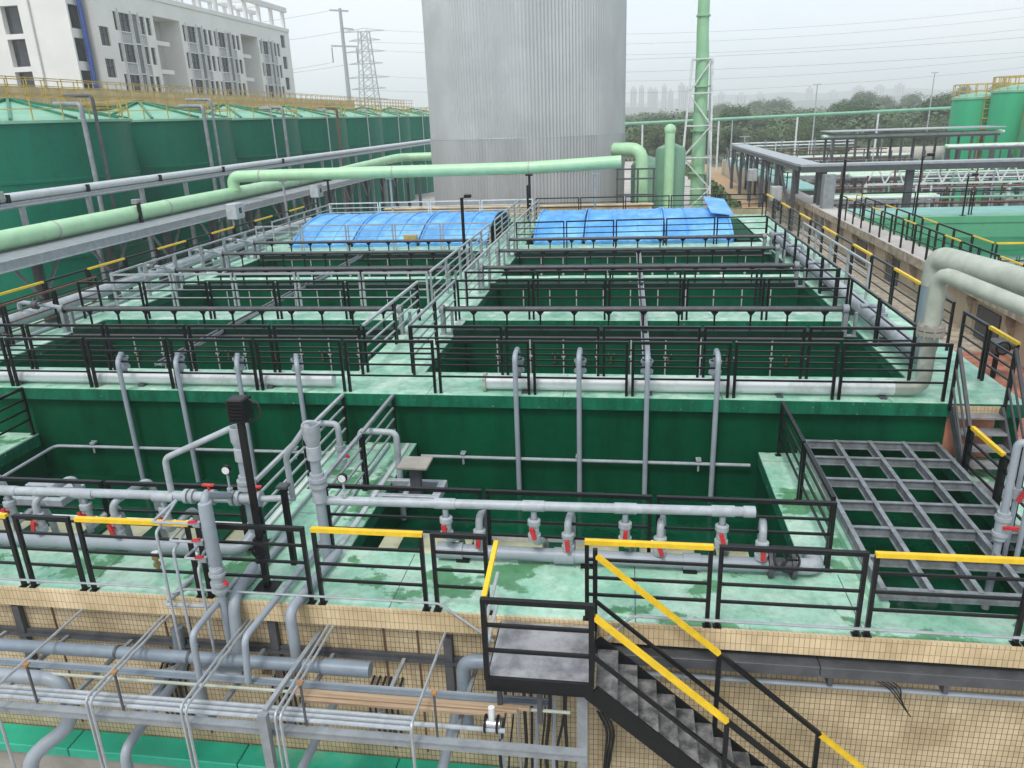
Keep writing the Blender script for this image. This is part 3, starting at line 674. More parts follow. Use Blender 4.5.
# ------------------------------------------------------------------ pipe manifolds on the lower deck
def union_valve(t, x, y, z0, z1, side=-1, r=.055):
    """upright union valve with red handle between z0 and z1"""
    h = z1-z0
    m = MB().lathe((x, y, z0), [(r, -.02), (r*1.75, -.02), (r*1.75, h*.22), (r*1.35, h*.24), (r*1.35, h*.74), (r*1.75, h*.76), (r*1.75, h), (r*1.2, h+.01), (r, h+.02)], 16)
    v = m.build('valve', 'pvc_pale', t)
    hm = MB().cyl((x, y+side*.03, z0+h*.5), (x, y+side*.14, z0+h*.5), .03, 8)
    a = rng.uniform(-.35, .35); yy = y+side*.15; hm.bar((x-.095*math.sin(a), yy, z0+h*.5-.095*math.cos(a)), (x+.095*math.sin(a), yy, z0+h*.5+.095*math.cos(a)), .062, .035, (0, 1, 0))
    hm.build('handle', 'red', v)
def gauge(t, x, y, z0, z1):
    m = MB().cyl((x, y, z0), (x, y, z1-.07), .018, 8); m.cyl((x, y, z0+.03), (x, y, z0+.10), .045, 8)
    g = m.build('gauge', 'pvc_pale', t)
    MB().cyl((x, y-.035, z1), (x, y+.02, z1), .075, 18).build('case', 'black', g)
    MB().cyl((x, y-.04, z1), (x, y-.036, z1), .06, 18).build('dial', 'white', g)

t = thing('pipe_manifold', 'grey pipe manifold with red handled valves in front of the middle basin', 'manifold', (-1, 10.02, 0))
MB().tube([(-4.45, 9.80, 1.03), (1.83, 9.94, 1.03)], .07, 16).build('header', 'pvc_pale', t)
m = MB()
for x in (-2.6, -1.28, .05, 1.42): m.cyl((x-.16, 9.80+.0223*(x+4.45), 1.03), (x+.16, 9.80+.0223*(x+4.45)+.004, 1.03), .082, 16)
m.cyl((1.70, 9.937, 1.03), (1.86, 9.942, 1.03), .084, 16)
m.build_each('coupling', 'pvc_pale', t)
MB().tube([(-2.75, 9.98, .15), (2.3, 9.98, .15)], .105, 16).build('lower_header', 'pvc', t)
m = MB(); m.cyl((-2.8, 9.98, .15), (-2.4, 9.98, .15), .13, 16); m.cyl((.9, 9.98, .15), (1.15, 9.98, .15), .125, 16); m.cyl((-1.0, 9.98, .15), (-.7, 9.98, .15), .125, 16); m.build_each('lower_coupling', 'pvc', t)
for x in (-2.6, -1.28, .05, 1.42):
    y = 9.80+.0223*(x+4.45)
    MB().cyl((x, y, .8), (x, y, .95), .045, 10).build('drop', 'pvc', t)
    union_valve(t, x, y, .50, .80)
    MB().tube([(x, y, .5), (x+.02, y+.1, .36), (x+.12, 10.18, .30), (x+.12, 10.3, .05), (x+.12, 10.3, -.9)], .055, 10, bend=.1).build('down_pipe', 'clear', t)
for x in (-2.13, -.79, .56, 2.0):
    MB().cyl((x, 9.98, .2), (x, 9.98, .36), .05, 10).build('riser', 'pvc', t)
    union_valve(t, x, 9.98, .28, .53)
    MB().tube([(x, 9.98, .53), (x, 9.98, .74), (x+.04, 10.28, .74), (x+.04, 10.32, -.9)], .056, 10, bend=.12).build('gooseneck', 'pvc_pale', t)
for x in (-2.4, -.5, 1.0): MB().box(x-.1, x+.1, 9.88, 10.08, .004, .05).build('saddle', 'black', t)
gauge(t, -4.13, 9.80, 1.07, 1.42)
t2 = t
# wheel valve and end of the lower header
t = thing('gate_valve', 'black gate valve with handwheel at the right end of the lower grey header', 'valve', (2.3, 9.9, 0))
m = MB().cyl((2.10, 9.98, .16), (2.16, 9.98, .16), .19, 16); m.cyl((2.42, 9.98, .16), (2.48, 9.98, .16), .19, 16); m.cyl((2.1, 9.98, .16), (2.5, 9.98, .16), .11, 12); m.build('body', 'steel_dark', t)
m = MB().cyl((2.29, 9.9, .2), (2.29, 9.7, .42), .03, 8); m.build('stem', 'steel_dark', t)
m = MB().ring((2.29, 9.68, .44), (0, -.6, .75), .17, .018, 20, 6)
for k in range(3):
    a = k*2*math.pi/3; ax = Vector((0, -.6, .75)).normalized(); u = Vector((1, 0, 0)); v = ax.cross(u)
    m.bar((2.29, 9.68, .44), tuple(Vector((2.29, 9.68, .44))+(u*math.cos(a)+v*math.sin(a))*.17), .02)
m.build('handwheel', 'black', t)
t = thing('end_pipe', 'fat grey elbow pipe past the handwheel valve dropping into the basin', 'pipe', (2.5, 9.98, 0))
MB().tube([(2.49, 9.98, .16), (2.78, 9.98, .16), (2.78, 10.4, .16), (2.45, 10.5, -.9)], .12, 14, bend=.16).build('pipe', 'pvc_pale', t)

t = thing('pipe_manifold', 'grey pipe manifold with red handled valves in front of the left basin', 'manifold', (-9, 9.85, 0))
MB().tube([(-12.6, 9.78, .98), (-6.95, 9.82, 1.0)], .072, 16).build('header', 'pvc_pale', t)
m = MB()
for x in (-11.3, -9.85, -8.5, -7.1): m.cyl((x-.18, 9.80, .985), (x+.18, 9.803, .985), .084, 16)
m.build_each('coupling', 'pvc_pale', t)
MB().tube([(-12.6, 9.74, .15), (-6.35, 9.74, .15)], .115, 16).build('lower_header', 'pvc', t)
MB().tube([(-6.4, 9.74, .15), (-5.9, 9.74, .15), (-5.75, 10.0, .35)], .1, 12, bend=.15).build('link_pipe', 'pvc', t)
for x in (-11.25, -9.87, -8.5, -7.13):
    MB().cyl((x, 9.8, .8), (x, 9.8, .93), .045, 10).build('drop', 'pvc', t)
    union_valve(t, x, 9.8, .48, .80)
    MB().tube([(x, 9.8, .5), (x, 9.8, .38), (x+.28, 10.1, .62), (x+.32, 10.2, .2), (x+.32, 10.3, -.9)], .055, 10, bend=.09).build('down_pipe', 'pvc_pale', t)
for x in (-10.75, -9.35, -7.98):
    MB().cyl((x, 9.74, .2), (x, 9.74, .34), .05, 10).build('riser', 'pvc', t)
    union_valve(t, x, 9.74, .32, .62)
    MB().tube([(x, 9.74, .62), (x, 9.74, .86), (x+.3, 10.3, 1.02), (x+.34, 10.34, .7), (x+.36, 10.36, -.9)], .058, 10, bend=.14).build('gooseneck', 'pvc_pale', t)
# valve cluster at the right end of the left header
m = MB()
for x, r in ((-6.72, .115), (-6.62, .115), (-6.38, .12), (-6.28, .12), (-5.95, .12), (-5.86, .12), (-5.60, .12), (-5.52, .12)): m.cyl((x-.03, 9.82, 1.0), (x+.03, 9.82, 1.0), r, 16)
m.cyl((-6.95, 9.82, 1.0), (-5.5, 9.82, 1.0), .08, 14)
m.build('valve_train', 'pvc_pale', t)
MB().cyl((-5.5, 9.82, 1.0), (-4.95, 9.84, 1.03), .05, 10).build('outlet', 'pvc_pale', t)
for x in (-6.33, -5.56):
    h = MB().cyl((x, 9.82, 1.05), (x, 9.82, 1.2), .022, 8); h.bbox(x-.1, x+.1, 9.79, 9.85, 1.19, 1.225, .008); h.build('handle', 'red', t)
gauge(t, -5.98, 9.82, 1.07, 1.48)
# standpipes
def standpipe(label, x, y, ztop, zmid):
    t = thing('standpipe', label, 'standpipe', (x, y, 0), 'tall standpipes on the lower deck')
    MB().cyl((x, y, 0), (x, y, ztop-.1), .076, 16).build('pipe', 'pvc', t)
    m = MB().lathe((x, y, ztop-.55), [(.088, 0), (.108, 0), (.108, .2), (.092, .21), (.115, .3), (.128, .33), (.128, .55), (.11, .55), (.105, .45)], 18); m.build('cup', 'pvc_pale', t)
    m = MB()
    for z in (zmid, zmid+.1): m.cyl((x, y, z), (x, y, z+.05), .14, 18)
    m.cyl((x, y, zmid-.25), (x, y, zmid+.22), .105, 16)
    m.build('flange', 'pvc_pale', t)
    return t
t = standpipe('grey standpipe left of the black flood lamp pole', -5.76, 9.94, 2.15, 1.12)
MB().tube([(-5.86, 9.94, 2.12), (-7.0, 9.86, 1.62), (-6.98, 9.83, 1.05)], .048, 12, bend=.1).build('feed_pipe', 'pvc_pale', t)
t = standpipe('grey standpipe between the lamp pole and the middle basin', -4.5, 9.74, 2.3, 1.3)
MB().tube([(-4.56, 9.74, 2.27), (-4.98, 9.8, 1.75), (-4.98, 9.84, 1.03)], .046, 12, bend=.1).build('feed_pipe', 'pvc_pale', t)
# fat pipe that hangs in front of the deck
t = thing('union_pipe', 'fat upright grey pipe with flanged union outside the front rail', 'pipe', (-5.5, 8.45, 0))
MB().tube([(-5.55, 8.45, 1.6), (-5.56, 8.5, 1.75), (-5.98, 9.78, 1.06)], .058, 10, bend=.08).build('feed_pipe', 'pvc', t)
m = MB().lathe((-5.55, 8.45, .62), [(.05, 1.06), (.085, 1.04), (.092, .96), (.092, .12), (.07, .08), (.05, 0)], 16); m.build('body', 'pvc', t)
m = MB()
for z in (.30, .40, .55, .62): m.cyl((-5.55, 8.45, z), (-5.55, 8.45, z+.04), .12 if z < .6 else .1, 16)
m.cyl((-5.55, 8.45, .25), (-5.55, 8.45, .7), .085, 14); m.build('union', 'pvc_pale', t)
MB().cyl((-5.55, 8.45, -.78), (-5.55, 8.45, .27), .055, 10).build('tail', 'pvc', t)
MB().bar((-5.44, 8.4, .47), (-5.36, 8.34, .47), .04).build('handle', 'red', t)
# three small sampling lines left of the fat pipe
for k, (z, dx) in enumerate(((1.33, .62), (1.05, .42), (.78, .2))):
    t = thing('sample_line', '%s thin pale sampling pipe from the top, looping left of the fat upright pipe' % ORD[k], 'pipe', (-5.6-dx, 8.4, 0), 'thin sampling pipes')
    x = -5.66-dx
    MB().tube([(-5.66, 8.45, z), (x-.1, 8.45, z), (x-.05, 9.0, z+.06), (x, 8.35, z-.1), (x, 8.35, -.75)] if k < 2 else [(-5.66, 8.45, z), (x-.15, 8.45, z), (x-.05, 8.95, z+.05), (x+.1, 8.35, z-.1), (x+.1, 8.35, -.75)], .02, 8, bend=.05).build('pipe', 'pvc_pale', t)
    m = MB().cyl((-5.76, 8.45, z), (-5.66, 8.45, z), .05, 8); m.build('valve', 'pvc_pale', t)
    MB().bar((-5.80, 8.40, z+.05), (-5.66, 8.36, z+.10), .035).build('handle', 'red', t)
t = thing('sample_loop', 'thin pale rectangular pipe loop projecting over the tile edge', 'pipe', (-6, 8.3, 0))
MB().tube([(-5.52, 8.44, .03), (-6.45, 8.44, .0), (-6.35, 9.1, .06)], .032, 8, bend=.05).build('pipe', 'pvc_pale', t)
# brass taps on the deck
for x, lab in ((-7.05, 'small brass tap on the mint deck, left of the pair'), (-6.4, 'small brass tap on the mint deck, right of the pair')):
    t = thing('deck_tap', lab, 'tap', (x, 9.25, 0), 'brass deck taps')
    m = MB().lathe((x, 9.25, 0), [(.03, 0), (.03, .08), (.055, .09), (.055, .14), (.03, .15), (.03, .2), (.06, .22), (.05, .28), (.02, .29)], 10); m.build('body', 'brass', t)
    MB().cyl((x, 9.25, .285), (x, 9.25, .33), .055, 10).build('cap', 'white', t)
# small goosenecks beside the lower central walkway
for pts, lab in (([(-6.15, 13.0, -.9), (-6.15, 13.0, .95), (-5.45, 13.0, .95), (-5.45, 13.0, .5)], 'small grey gooseneck left of the lower central walkway'),
                 ([(-4.9, 12.7, .1), (-4.9, 12.7, .95), (-4.2, 12.7, .92), (-4.2, 12.7, -.9)], 'small grey gooseneck right of the lower central walkway')):
    t = thing('small_gooseneck', lab, 'pipe', (pts[0][0], pts[0][1], 0))
    MB().tube(pts, .06, 10, bend=.12).build('pipe', 'pvc_pale', t)
    if pts[0][0] < -5:
        m = MB().lathe((-5.45, 13.0, .12), [(.06, 0), (.1, 0), (.1, .1), (.075, .11), (.075, .28), (.1, .29), (.1, .38), (.06, .38)], 12); m.build('valve', 'pvc_pale', t)
        MB().bar((-5.34, 12.96, .3), (-5.26, 12.9, .3), .045).build('handle', 'red', t)
t = thing('skimmer_float', 'grey floating skimmer with a square plate on a post, middle basin corner', 'skimmer', (-3.8, 12.2, -.3))
fr = MB()
for x0, x1, y0, y1 in ((-4.55, -3.25, 11.9, 12.0), (-4.55, -3.25, 12.5, 12.6), (-4.55, -4.4, 12.0, 12.5), (-3.4, -3.25, 12.0, 12.5), (-3.95, -3.85, 12.0, 12.5)): fr.bbox(x0, x1, y0, y1, -.12, .03, .01)
fr.build('frame', 'pvc_pale', t)
MB().box(-3.82, -3.64, 12.1, 12.26, -.1, .5).build('post', 'steel_dark', t)
MB().bbox(-4.0, -3.45, 11.95, 12.45, .52, .57, .01).build('plate', 'concrete', t)
t = thing('skimmer_float', 'grey slotted skimmer frame at the left picture edge, left basin', 'skimmer', (-10.6, 11.5, -.3))
fr = MB()
for x0, x1, y0, y1 in ((-11.4, -10.2, 11.2, 11.32), (-11.4, -10.2, 11.75, 11.87), (-10.32, -10.2, 11.32, 11.75), (-10.9, -10.8, 11.32, 11.75)): fr.bbox(x0, x1, y0, y1, -.1, .05, .01)
fr.build('frame', 'pvc_pale', t)

# ------------------------------------------------------------------ beam grid over the right basin
t = thing('beam_grid', 'open grid of grey steel beams over the right basin', 'beam grid', (4.9, 12, 0))
def ibeam(x0, y0, x1, y1, z=.16, h=.16, w=.09):
    m = MB(); dx, dy = x1-x0, y1-y0; L = math.hypot(dx, dy); ux, uy = dx/L, dy/L
    up_ = (0, 0, 1)
    m.bar((x0, y0, z-.008), (x1, y1, z-.008), w, .014); m.bar((x0, y0, z-h+.008), (x1, y1, z-h+.008), w*.98, .013); m.bar((x0, y0, z-h/2), (x1, y1, z-h/2), .014, h-.03)
    return m
for k, y in enumerate((14.19, 13.45, 12.56, 11.73, 10.9, 10.07, 9.26)):
    if k == 0: ibeam(3.42, y, 5.88, y, .333, .16, .07).build('cross_beam', 'grid', t)
    else: ibeam(3.42, y, 5.88, y, .333, .16, .07).build('cross_beam', 'grid', t)
for x in (3.45, 4.05, 4.66, 5.26, 5.86): ibeam(x, 9.24, x, 14.21, .35, .175, .07).build('long_beam', 'grid', t)

# ------------------------------------------------------------------ right stair from the lower deck to the raised walkway
t = thing('steel_stair', 'short dark steel stair with open treads beside the beam grid', 'stair', (6.4, 13.3, 0))
y0, z0, y1, z1 = 13.3, 0.0, 14.2, 1.09
for x in (6.02, 6.86): MB().bar((x, y0, z0+.05), (x, y1, z1-.05), .045, .2).build('stringer', 'steel_dark', t)
n = 4
for k in range(1, n+1):
    f = k/(n+.6); y = y0+(y1-y0)*f; z = z0+(z1-z0)*f
    MB().box(6.05, 6.83, y-.15, y+.15, z-.02, z+.015).build('tread', 'plate', t)
for x, nm in ((5.98, 0), (6.92, 1)):
    MB().bar((x, y0, 0.0), (x, y0, 1.05), .05, .05, (1, 0, 0)).build('post', 'black', t)
    MB().bar((x, y1, 1.0), (x, y1, 2.2), .05, .05, (1, 0, 0)).build('post', 'black', t)
    MB().bar((x, y0, 1.05), (x, y1, 2.2), .056).build('handrail', 'steel_dark', t)
    for q in (.35, .7): MB().bar((x, y0, q), (x, y1, q+1.12), .03).build('mid_rail', 'steel_dark', t)
railing('black rail with one yellow sleeve from the right stair foot along the beam grid', (6.0, 13.24), (6.04, 10.9), 0, 1.05, group=G1, panel=1.2, yellow=(0,))
MB().box(6.1, 6.85, 12.55, 13.25, .003, .012).build('foot_plate', 'plate', t)
# stand pipes at the right edge of the picture
t = thing('standpipe', 'tall grey pipe with a red valve in the beam grid corner at right', 'standpipe', (5.27, 10.3, 0), 'tall standpipes on the lower deck')
MB().tube([(5.27, 10.3, -.6), (5.27, 10.3, 2.05), (5.75, 10.2, 1.98)], .052, 12, bend=.1).build('pipe', 'pvc', t)
m = MB()
for z in (.62, .86): m.cyl((5.27, 10.3, z), (5.27, 10.3, z+.05), .105, 16)
m.cyl((5.27, 10.3, .55), (5.27, 10.3, .98), .085, 14); m.build('valve', 'pvc_pale', t)
m = MB().bar((5.24, 10.2, .78), (5.42, 10.14, .82), .04); m.build('handle', 'red', t)
for k, (x, y, zv, lab) in enumerate(((5.62, 10.75, 1.05, 'thin grey riser with a red tap right of the tall valve pipe'), (5.52, 10.25, 1.7, 'thin grey riser at the right picture edge with an upper red valve'))):
    t = thing('riser_pipe', lab, 'pipe', (x, y, 0), 'thin risers at right')
    MB().tube([(x, y, 0), (x, y, 2.0), (x+.5, y, 2.0)], .035, 8, bend=.07).build('pipe', 'pvc', t)
    MB().cyl((x, y, zv-.08), (x, y, zv+.08), .06, 10).build('valve', 'pvc_pale', t)
    MB().bar((x-.02, y-.1, zv-.08), (x+.05, y-.1, zv+.08), .05).build('handle', 'red', t)
t = thing('post', 'black square post standing behind the right risers', 'post', (5.75, 11.0, 0))
MB().box(5.72, 5.79, 10.97, 11.04, .01, 1.5).build('post_body', 'black', t); MB().box(5.65, 5.86, 10.9, 11.11, .003, .02).build('base_plate', 'black', t)

# ------------------------------------------------------------------ stair and landing in front of the tiled wall
t = thing('steel_stair', 'black steel stair with yellow handrails and a worn landing against the tiled wall', 'stair', (0, 8, GZ))
yo, yi = 7.48, 8.42; xl, xr = -1.6, -.33; zp = -.06
MB().box(xl, xr, yo+.02, 8.60, zp-.012, zp).build('landing_plate', 'plate', t)
MB().box(xl+.02, xr-.02, 8.008, 8.02, zp+.001, zp+.004).build('plate_joint', 'steel_dark', t)
m = MB().box(xl-.02, xr+.02, yo-.03, yo+.018, zp-.16, zp+.03); m.box(xl-.02, xl+.018, yo+.02, 8.6, zp-.16, zp-.014); m.box(xr-.018, xr+.02, yo+.02, 8.6, zp-.16, zp-.014); m.box(xl+.02, xr-.02, 7.99, 8.05, zp-.12, zp-.014)
m.build('landing_frame', 'black', t)
MB().bar((xl, yo, zp), (xl, yo, zp+1.1), .065, .065, (1, 0, 0)).build('post', 'black', t)
MB().bar((xr, yo, zp), (xr, yo, zp+1.1), .065, .065, (1, 0, 0)).build('post', 'black', t)
MB().bar((xl-.035, yo, zp+1.12), (xr+.035, yo, zp+1.12), .062, .06).build('top_rail', 'black', t)
for q in (.42, .78): MB().bar((xl, yo, zp+q), (xr, yo, zp+q), .04).build('mid_rail', 'black', t)
MB().bar((xl, yo+.05, zp+1.12), (xl-.02, 8.6, 1.17), .058).build('yellow_grip', 'yellow', t)
for q in (.4, .76): MB().bar((xl, yo+.03, zp+q), (xl-.02, 8.6, zp+q), .04).build('mid_rail', 'greyrail', t)
for x, y in ((-.33, 8.54),): MB().bar((x, y, zp), (x, y, 1.17), .06, .06, (1, 0, 0)).build('post', 'black', t)
SL = .87
xe = xr+3.75; ze = zp-SL*3.75
for y in (yo, yi): MB().bar((xr, y, zp-.10), (xe, y, ze-.10), .03, .24).build('stringer', 'black', t)
n = 15
for k in range(n):
    x = xr+.04+k*.25; z = zp-.2-k*.25*SL
    m = MB().box(x, x+.27, yo+.02, yi-.02, z-.006, z+.006); m.box(x, x+.006, yo+.02, yi-.02, z-.05, z-.007); m.build('tread', 'tread', t)
for y, dz, lab in ((yo, 1.10, 'outer'), (yi, 1.32, 'inner')):
    za = zp+dz-.09; sx = 1.6
    MB().bar((xr+.03, y, za-.03), (xr+sx, y, za-SL*sx), .062).build('yellow_grip', 'yellow', t)
    MB().bar((xr+sx, y, za-SL*sx), (xr+2.95, y, za-SL*2.95), .056).build('handrail', 'black', t)
    MB().bar((xr+2.95, y, za-SL*2.95), (xr+3.75, y, za-SL*3.75), .062).build('yellow_grip', 'yellow', t)
    for q in (.42,): MB().bar((xr, y, za-dz*.52), (xr+3.6, y, za-dz*.52-SL*3.6), .042).build('mid_rail', 'black', t)
    for s in (sx, 2.93): MB().bar((xr+s, y, zp-SL*s-.1), (xr+s, y, za-SL*s), .055, .055, (1, 0, 0)).build('post', 'black', t)
for x, w, z in ((xl+.12, .06, -.8), (-.98, .06, -.8), (-.45, .13, GZ)):
    MB().box(x-w/2, x+w/2, yo+.1, yo+.1+w, z, zp-.162).build('leg', 'steel_dark' if w < .1 else 'steel_grey', t)

# ------------------------------------------------------------------ pipe rack in front of the tiled wall (lower left)
t = thing('wall_rack', 'grey steel pipe rack bracketed off the cream tiled wall, lower left', 'pipe rack', (-5, 7.8, GZ))
m = MB().box(-9.9, -.36, 6.98, 7.03, -.74, -.63); m.box(-9.9, -.36, 6.96, 7.07, -.64, -.622); m.build('front_beam', 'steel_grey', t)
m = MB().box(-9.9, -1.9, 8.69, 8.75, -.86, -.8); m.box(-9.9, -1.9, 8.62, 8.69, -.875, -.86); m.build('wall_beam', 'steel_dark', t)
for k in range(8): MB().bar((-9.4+k*1.06, 8.64, -.84), (-9.4+k*1.06, 7.0, -.72), .05).build('cross_arm', 'steel_grey' if k % 3 else 'galv', t)
for x in (-9.15, -5.0, -2.4):
    m = MB().box(x-.06, x+.06, 8.66, 8.755, -1.6, -.36 if x != -2.4 else -.45); m.build('wall_bracket', 'steel_dark', t)
for x in (-8.6, -6.75, -6.35, -3.35, -2.85): MB().box(x-.012, x+.012, 8.74, 8.757, -2.6, -.36).build('wall_strap', 'rust', t)
for x, zt_ in ((-7.52, .0), (-6.29, -.02), (-3.82, .03), (-2.16, .03)):
    p = MB().bar((x, 7.05, -.6), (x, 7.05, zt_), .024, .024, (1, 0, 0)).build('stub_post', 'steel_dark', t)
    MB().box(x-.035, x+.035, 7.015, 7.085, zt_, zt_+.025).build('cap', 'orange', p)

def run(name, label, pts, r, material, group=None, bend=.1, n=10, extra=None):
    t = thing(name, label, 'pipe', pts[0], group)
    MB().tube(pts, r, n, bend=bend).build('pipe', material, t)
    if extra: extra(t)
    return t
def bands(xs, y, z, r):
    def f(t):
        for x in xs: MB().cyl((x-.05, y, z), (x+.05, y, z), r, 14).build('coupling', 'pvc_dark', t)
    return f
def ext(t):
    MB().cyl((-3.95, 8.0, -.51), (-3.3, 8.0, -.51), .108, 16).build('open_end', 'pvc_dark', t)
    for x in (-7.0, -5.9): MB().cyl((x-.02, 8.0, -.51), (x+.02, 8.0, -.51), .094, 14).build('joint', 'steel_dark', t)
run('drain_pipe', 'fat blue grey pipe with an open end lying on the lower left rack', [(-9.9, 8.0, -.53), (-3.4, 8.0, -.51)], .088, 'pvc_dark', None, 0, 16, ext)
for k, (y, z) in enumerate(((7.86, -.66), (7.81, -.66), (7.76, -.66))):
    run('conduit', '%s thin blue grey conduit in the bundle behind the timber' % ORD[k], [(-9.9, y, z), (-.9, y, z)], .02, 'pvc_dark' if k else 'pvc', 'conduits in the bundle on the rack', 0, 6)
run('conduit', 'tan conduit along the middle of the lower left rack', [(-9.9, 7.62, -.64), (-.6, 7.62, -.62)], .022, 'frppipe', None, 0, 8)
for k, (y, z) in enumerate(((7.26, -.585), (7.18, -.585), (7.10, -.59))):
    run('conduit', '%s pale conduit from the wall lying along the front beam of the rack' % ORD[k], [(-9.9, y, z), (-1.35 if k == 1 else -2.5, y, z+.02)], .03, 'pvc_pale', 'pale conduits on the front beam', 0, 8)
t = thing('timber_bundle', 'long weathered timber planks lying across the lower left rack', 'timber', (-2.7, 7.5, -.6))
for k in range(3):
    MB().bbox(-4.25+.1*k, -1.1-.15*k, 7.56-.07*k, 7.62-.07*k, -.60+.012*(k % 2), -.555+.012*(k % 2), .006).build('plank', 'wood', t)
# pipes that drop over the deck edge
run('drop_line', 'grey pipe over the tile edge, left of the pair below the flood lamp', [(-5.62, 9.1, .1), (-5.6, 7.72, .1), (-5.62, 7.72, -.7)], .044, 'pvc', 'pipes dropping over the tile edge', .12)
run('drop_line', 'grey pipe over the tile edge, right of the pair below the flood lamp', [(-4.72, 10.0, .12), (-4.86, 7.72, .1), (-4.92, 7.72, -.62)], .046, 'pvc', 'pipes dropping over the tile edge', .12)
run('drop_line', 'fat grey pipe bending over the tile edge under the right standpipe', [(-4.38, 9.9, .1), (-4.5, 8.32, .1), (-4.5, 8.32, -.62)], .075, 'pvc', 'pipes dropping over the tile edge', .16)
run('drop_line', 'thick grey pipe standing against the wall behind the left drop pipe', [(-5.5, 9.3, .12), (-5.42, 8.5, .12), (-5.42, 8.4, -.7)], .085, 'pvc', 'pipes dropping over the tile edge', .2)
run('deck_line', 'grey floor pipe along the lower central walkway towards the lamp pole', [(-5.4, 10.4, .07), (-5.45, 8.9, .07)], .06, 'pvc', None, 0)
# thin twin conduits off the wall
for k, (x, n, lab) in enumerate(((-7.95, 1, 'single thin conduit leaning out from the wall at far left'), (-6.62, 2, 'twin thin conduits leaving the wall left of the flood lamp'), (-5.33, 2, 'twin thin conduits leaving the wall below the flood lamp'),
                                 (-4.10, 2, 'twin silver conduits leaving the wall below the right standpipe'), (-2.40, 1, 'single thin conduit leaving the wall left of the stair landing'))):
    t = thing('wall_conduit', lab, 'conduit', (x, 8.7, -.3), 'conduits leaving the tiled wall')
    for j in range(n):
        xx = x+j*.075
        MB().tube([(xx, 8.76, -.31), (xx-.02, 6.88-.02*j, -.31), (xx-.02, 6.86-.02*j, -3.4)], .02, 6, bend=.1).build('conduit', 'galv', t)
    MB().box(x-.05, x+.05+.075*(n-1), 8.70, 8.757, -.36, -.26).build('wall_box', 'steel_dark', t)
t = thing('cable_tray', 'grey channel post carrying the twin silver conduits down', 'cable tray', (-4.2, 7.0, GZ))
MB().bar((-4.28, 8.7, -.5), (-4.28, 6.95, -.33), .06).build('arm', 'galv', t)
MB().box(-4.33, -4.22, 6.84, 6.93, GZ, -.32).build('channel', 'steel_grey', t)
run('conduit', 'thin white conduit bending along the tile edge from left to the landing', [(-9.9, 8.6, .16), (-6.9, 8.6, .17), (-6.7, 8.6, .17), (-6.45, 8.6, .07), (-6.2, 8.6, .17), (-2.45, 8.6, .17), (-1.7, 8.5, -.32)], .017, 'galv', None, .08, 6)
run('conduit', 'thin white conduit along the tile edge right of the stair', [(-.25, 8.5, -.28), (.15, 8.58, .16), (5.4, 8.58, .17)], .02, 'galv', None, .1, 6)
# elbows near the bottom
run('elbow_pipe', 'fat pale pipe turning down at the left under the tan conduit', [(-9.9, 7.6, -.72), (-7.62, 7.6, -.70), (-7.62, 7.6, -1.45), (-8.1, 7.2, -1.75), (-8.1, 7.15, GZ)], .10, 'pvc', 'fat elbows under the rack', .25, 16)
run('elbow_pipe', 'grey elbow coming forward over the teal ledge, second from left', [(-6.72, 8.7, -1.55), (-6.72, 7.35, -1.62), (-6.72, 7.35, GZ)], .07, 'pvc', 'fat elbows under the rack', .2, 14)
run('elbow_pipe', 'grey pipe coming forward over the teal ledge behind the channel post', [(-4.05, 8.7, -1.45), (-4.2, 7.0, -1.75), (-4.2, 6.9, GZ)], .06, 'pvc', 'fat elbows under the rack', .2, 14)
run('elbow_pipe', 'grey pipe coming forward over the teal ledge left of the landing', [(-2.2, 8.6, -1.2), (-2.35, 7.0, -1.95), (-2.35, 6.9, GZ)], .07, 'pvc', 'fat elbows under the rack', .2, 14)
run('elbow_pipe', 'fat grey elbow behind the rack left of the flood lamp', [(-5.2, 8.1, -.85), (-5.95, 8.1, -.85), (-5.95, 8.1, -1.6)], .10, 'pvc', 'fat elbows under the rack', .2, 16)
run('elbow_pipe', 'grey elbow beside the stair landing behind the timber', [(-.5, 8.3, -.5), (-2.1, 8.3, -.5), (-2.1, 8.3, -1.6)], .10, 'pvc_dark', 'fat elbows under the rack', .2, 16)
run('elbow_pipe', 'dark grey hooked pipe on the tiled wall left of the flood lamp', [(-6.5, 8.65, -.55), (-6.5, 8.62, -1.25), (-6.9, 8.55, -1.4), (-6.9, 8.5, -1.9)], .085, 'pvc_dark', 'fat elbows under the rack', .15, 14)
# teal ledge
t = thing('duct_cover', 'teal fibreglass duct cover along the foot of the tiled wall', 'duct cover', (-6, 8.3, GZ))
xs = [-12, -8.6, -5.75, -3.3, -.6]
for a, b_ in zip(xs, xs[1:]):
    MB().bbox(a+.008, b_-.008, 8.33, 8.74, -2.92, -2.75, .015).build('lid', 'teal', t)
MB().box(-12, -.6, 8.38, 8.72, GZ, -2.922).build('body', 'concrete', t)
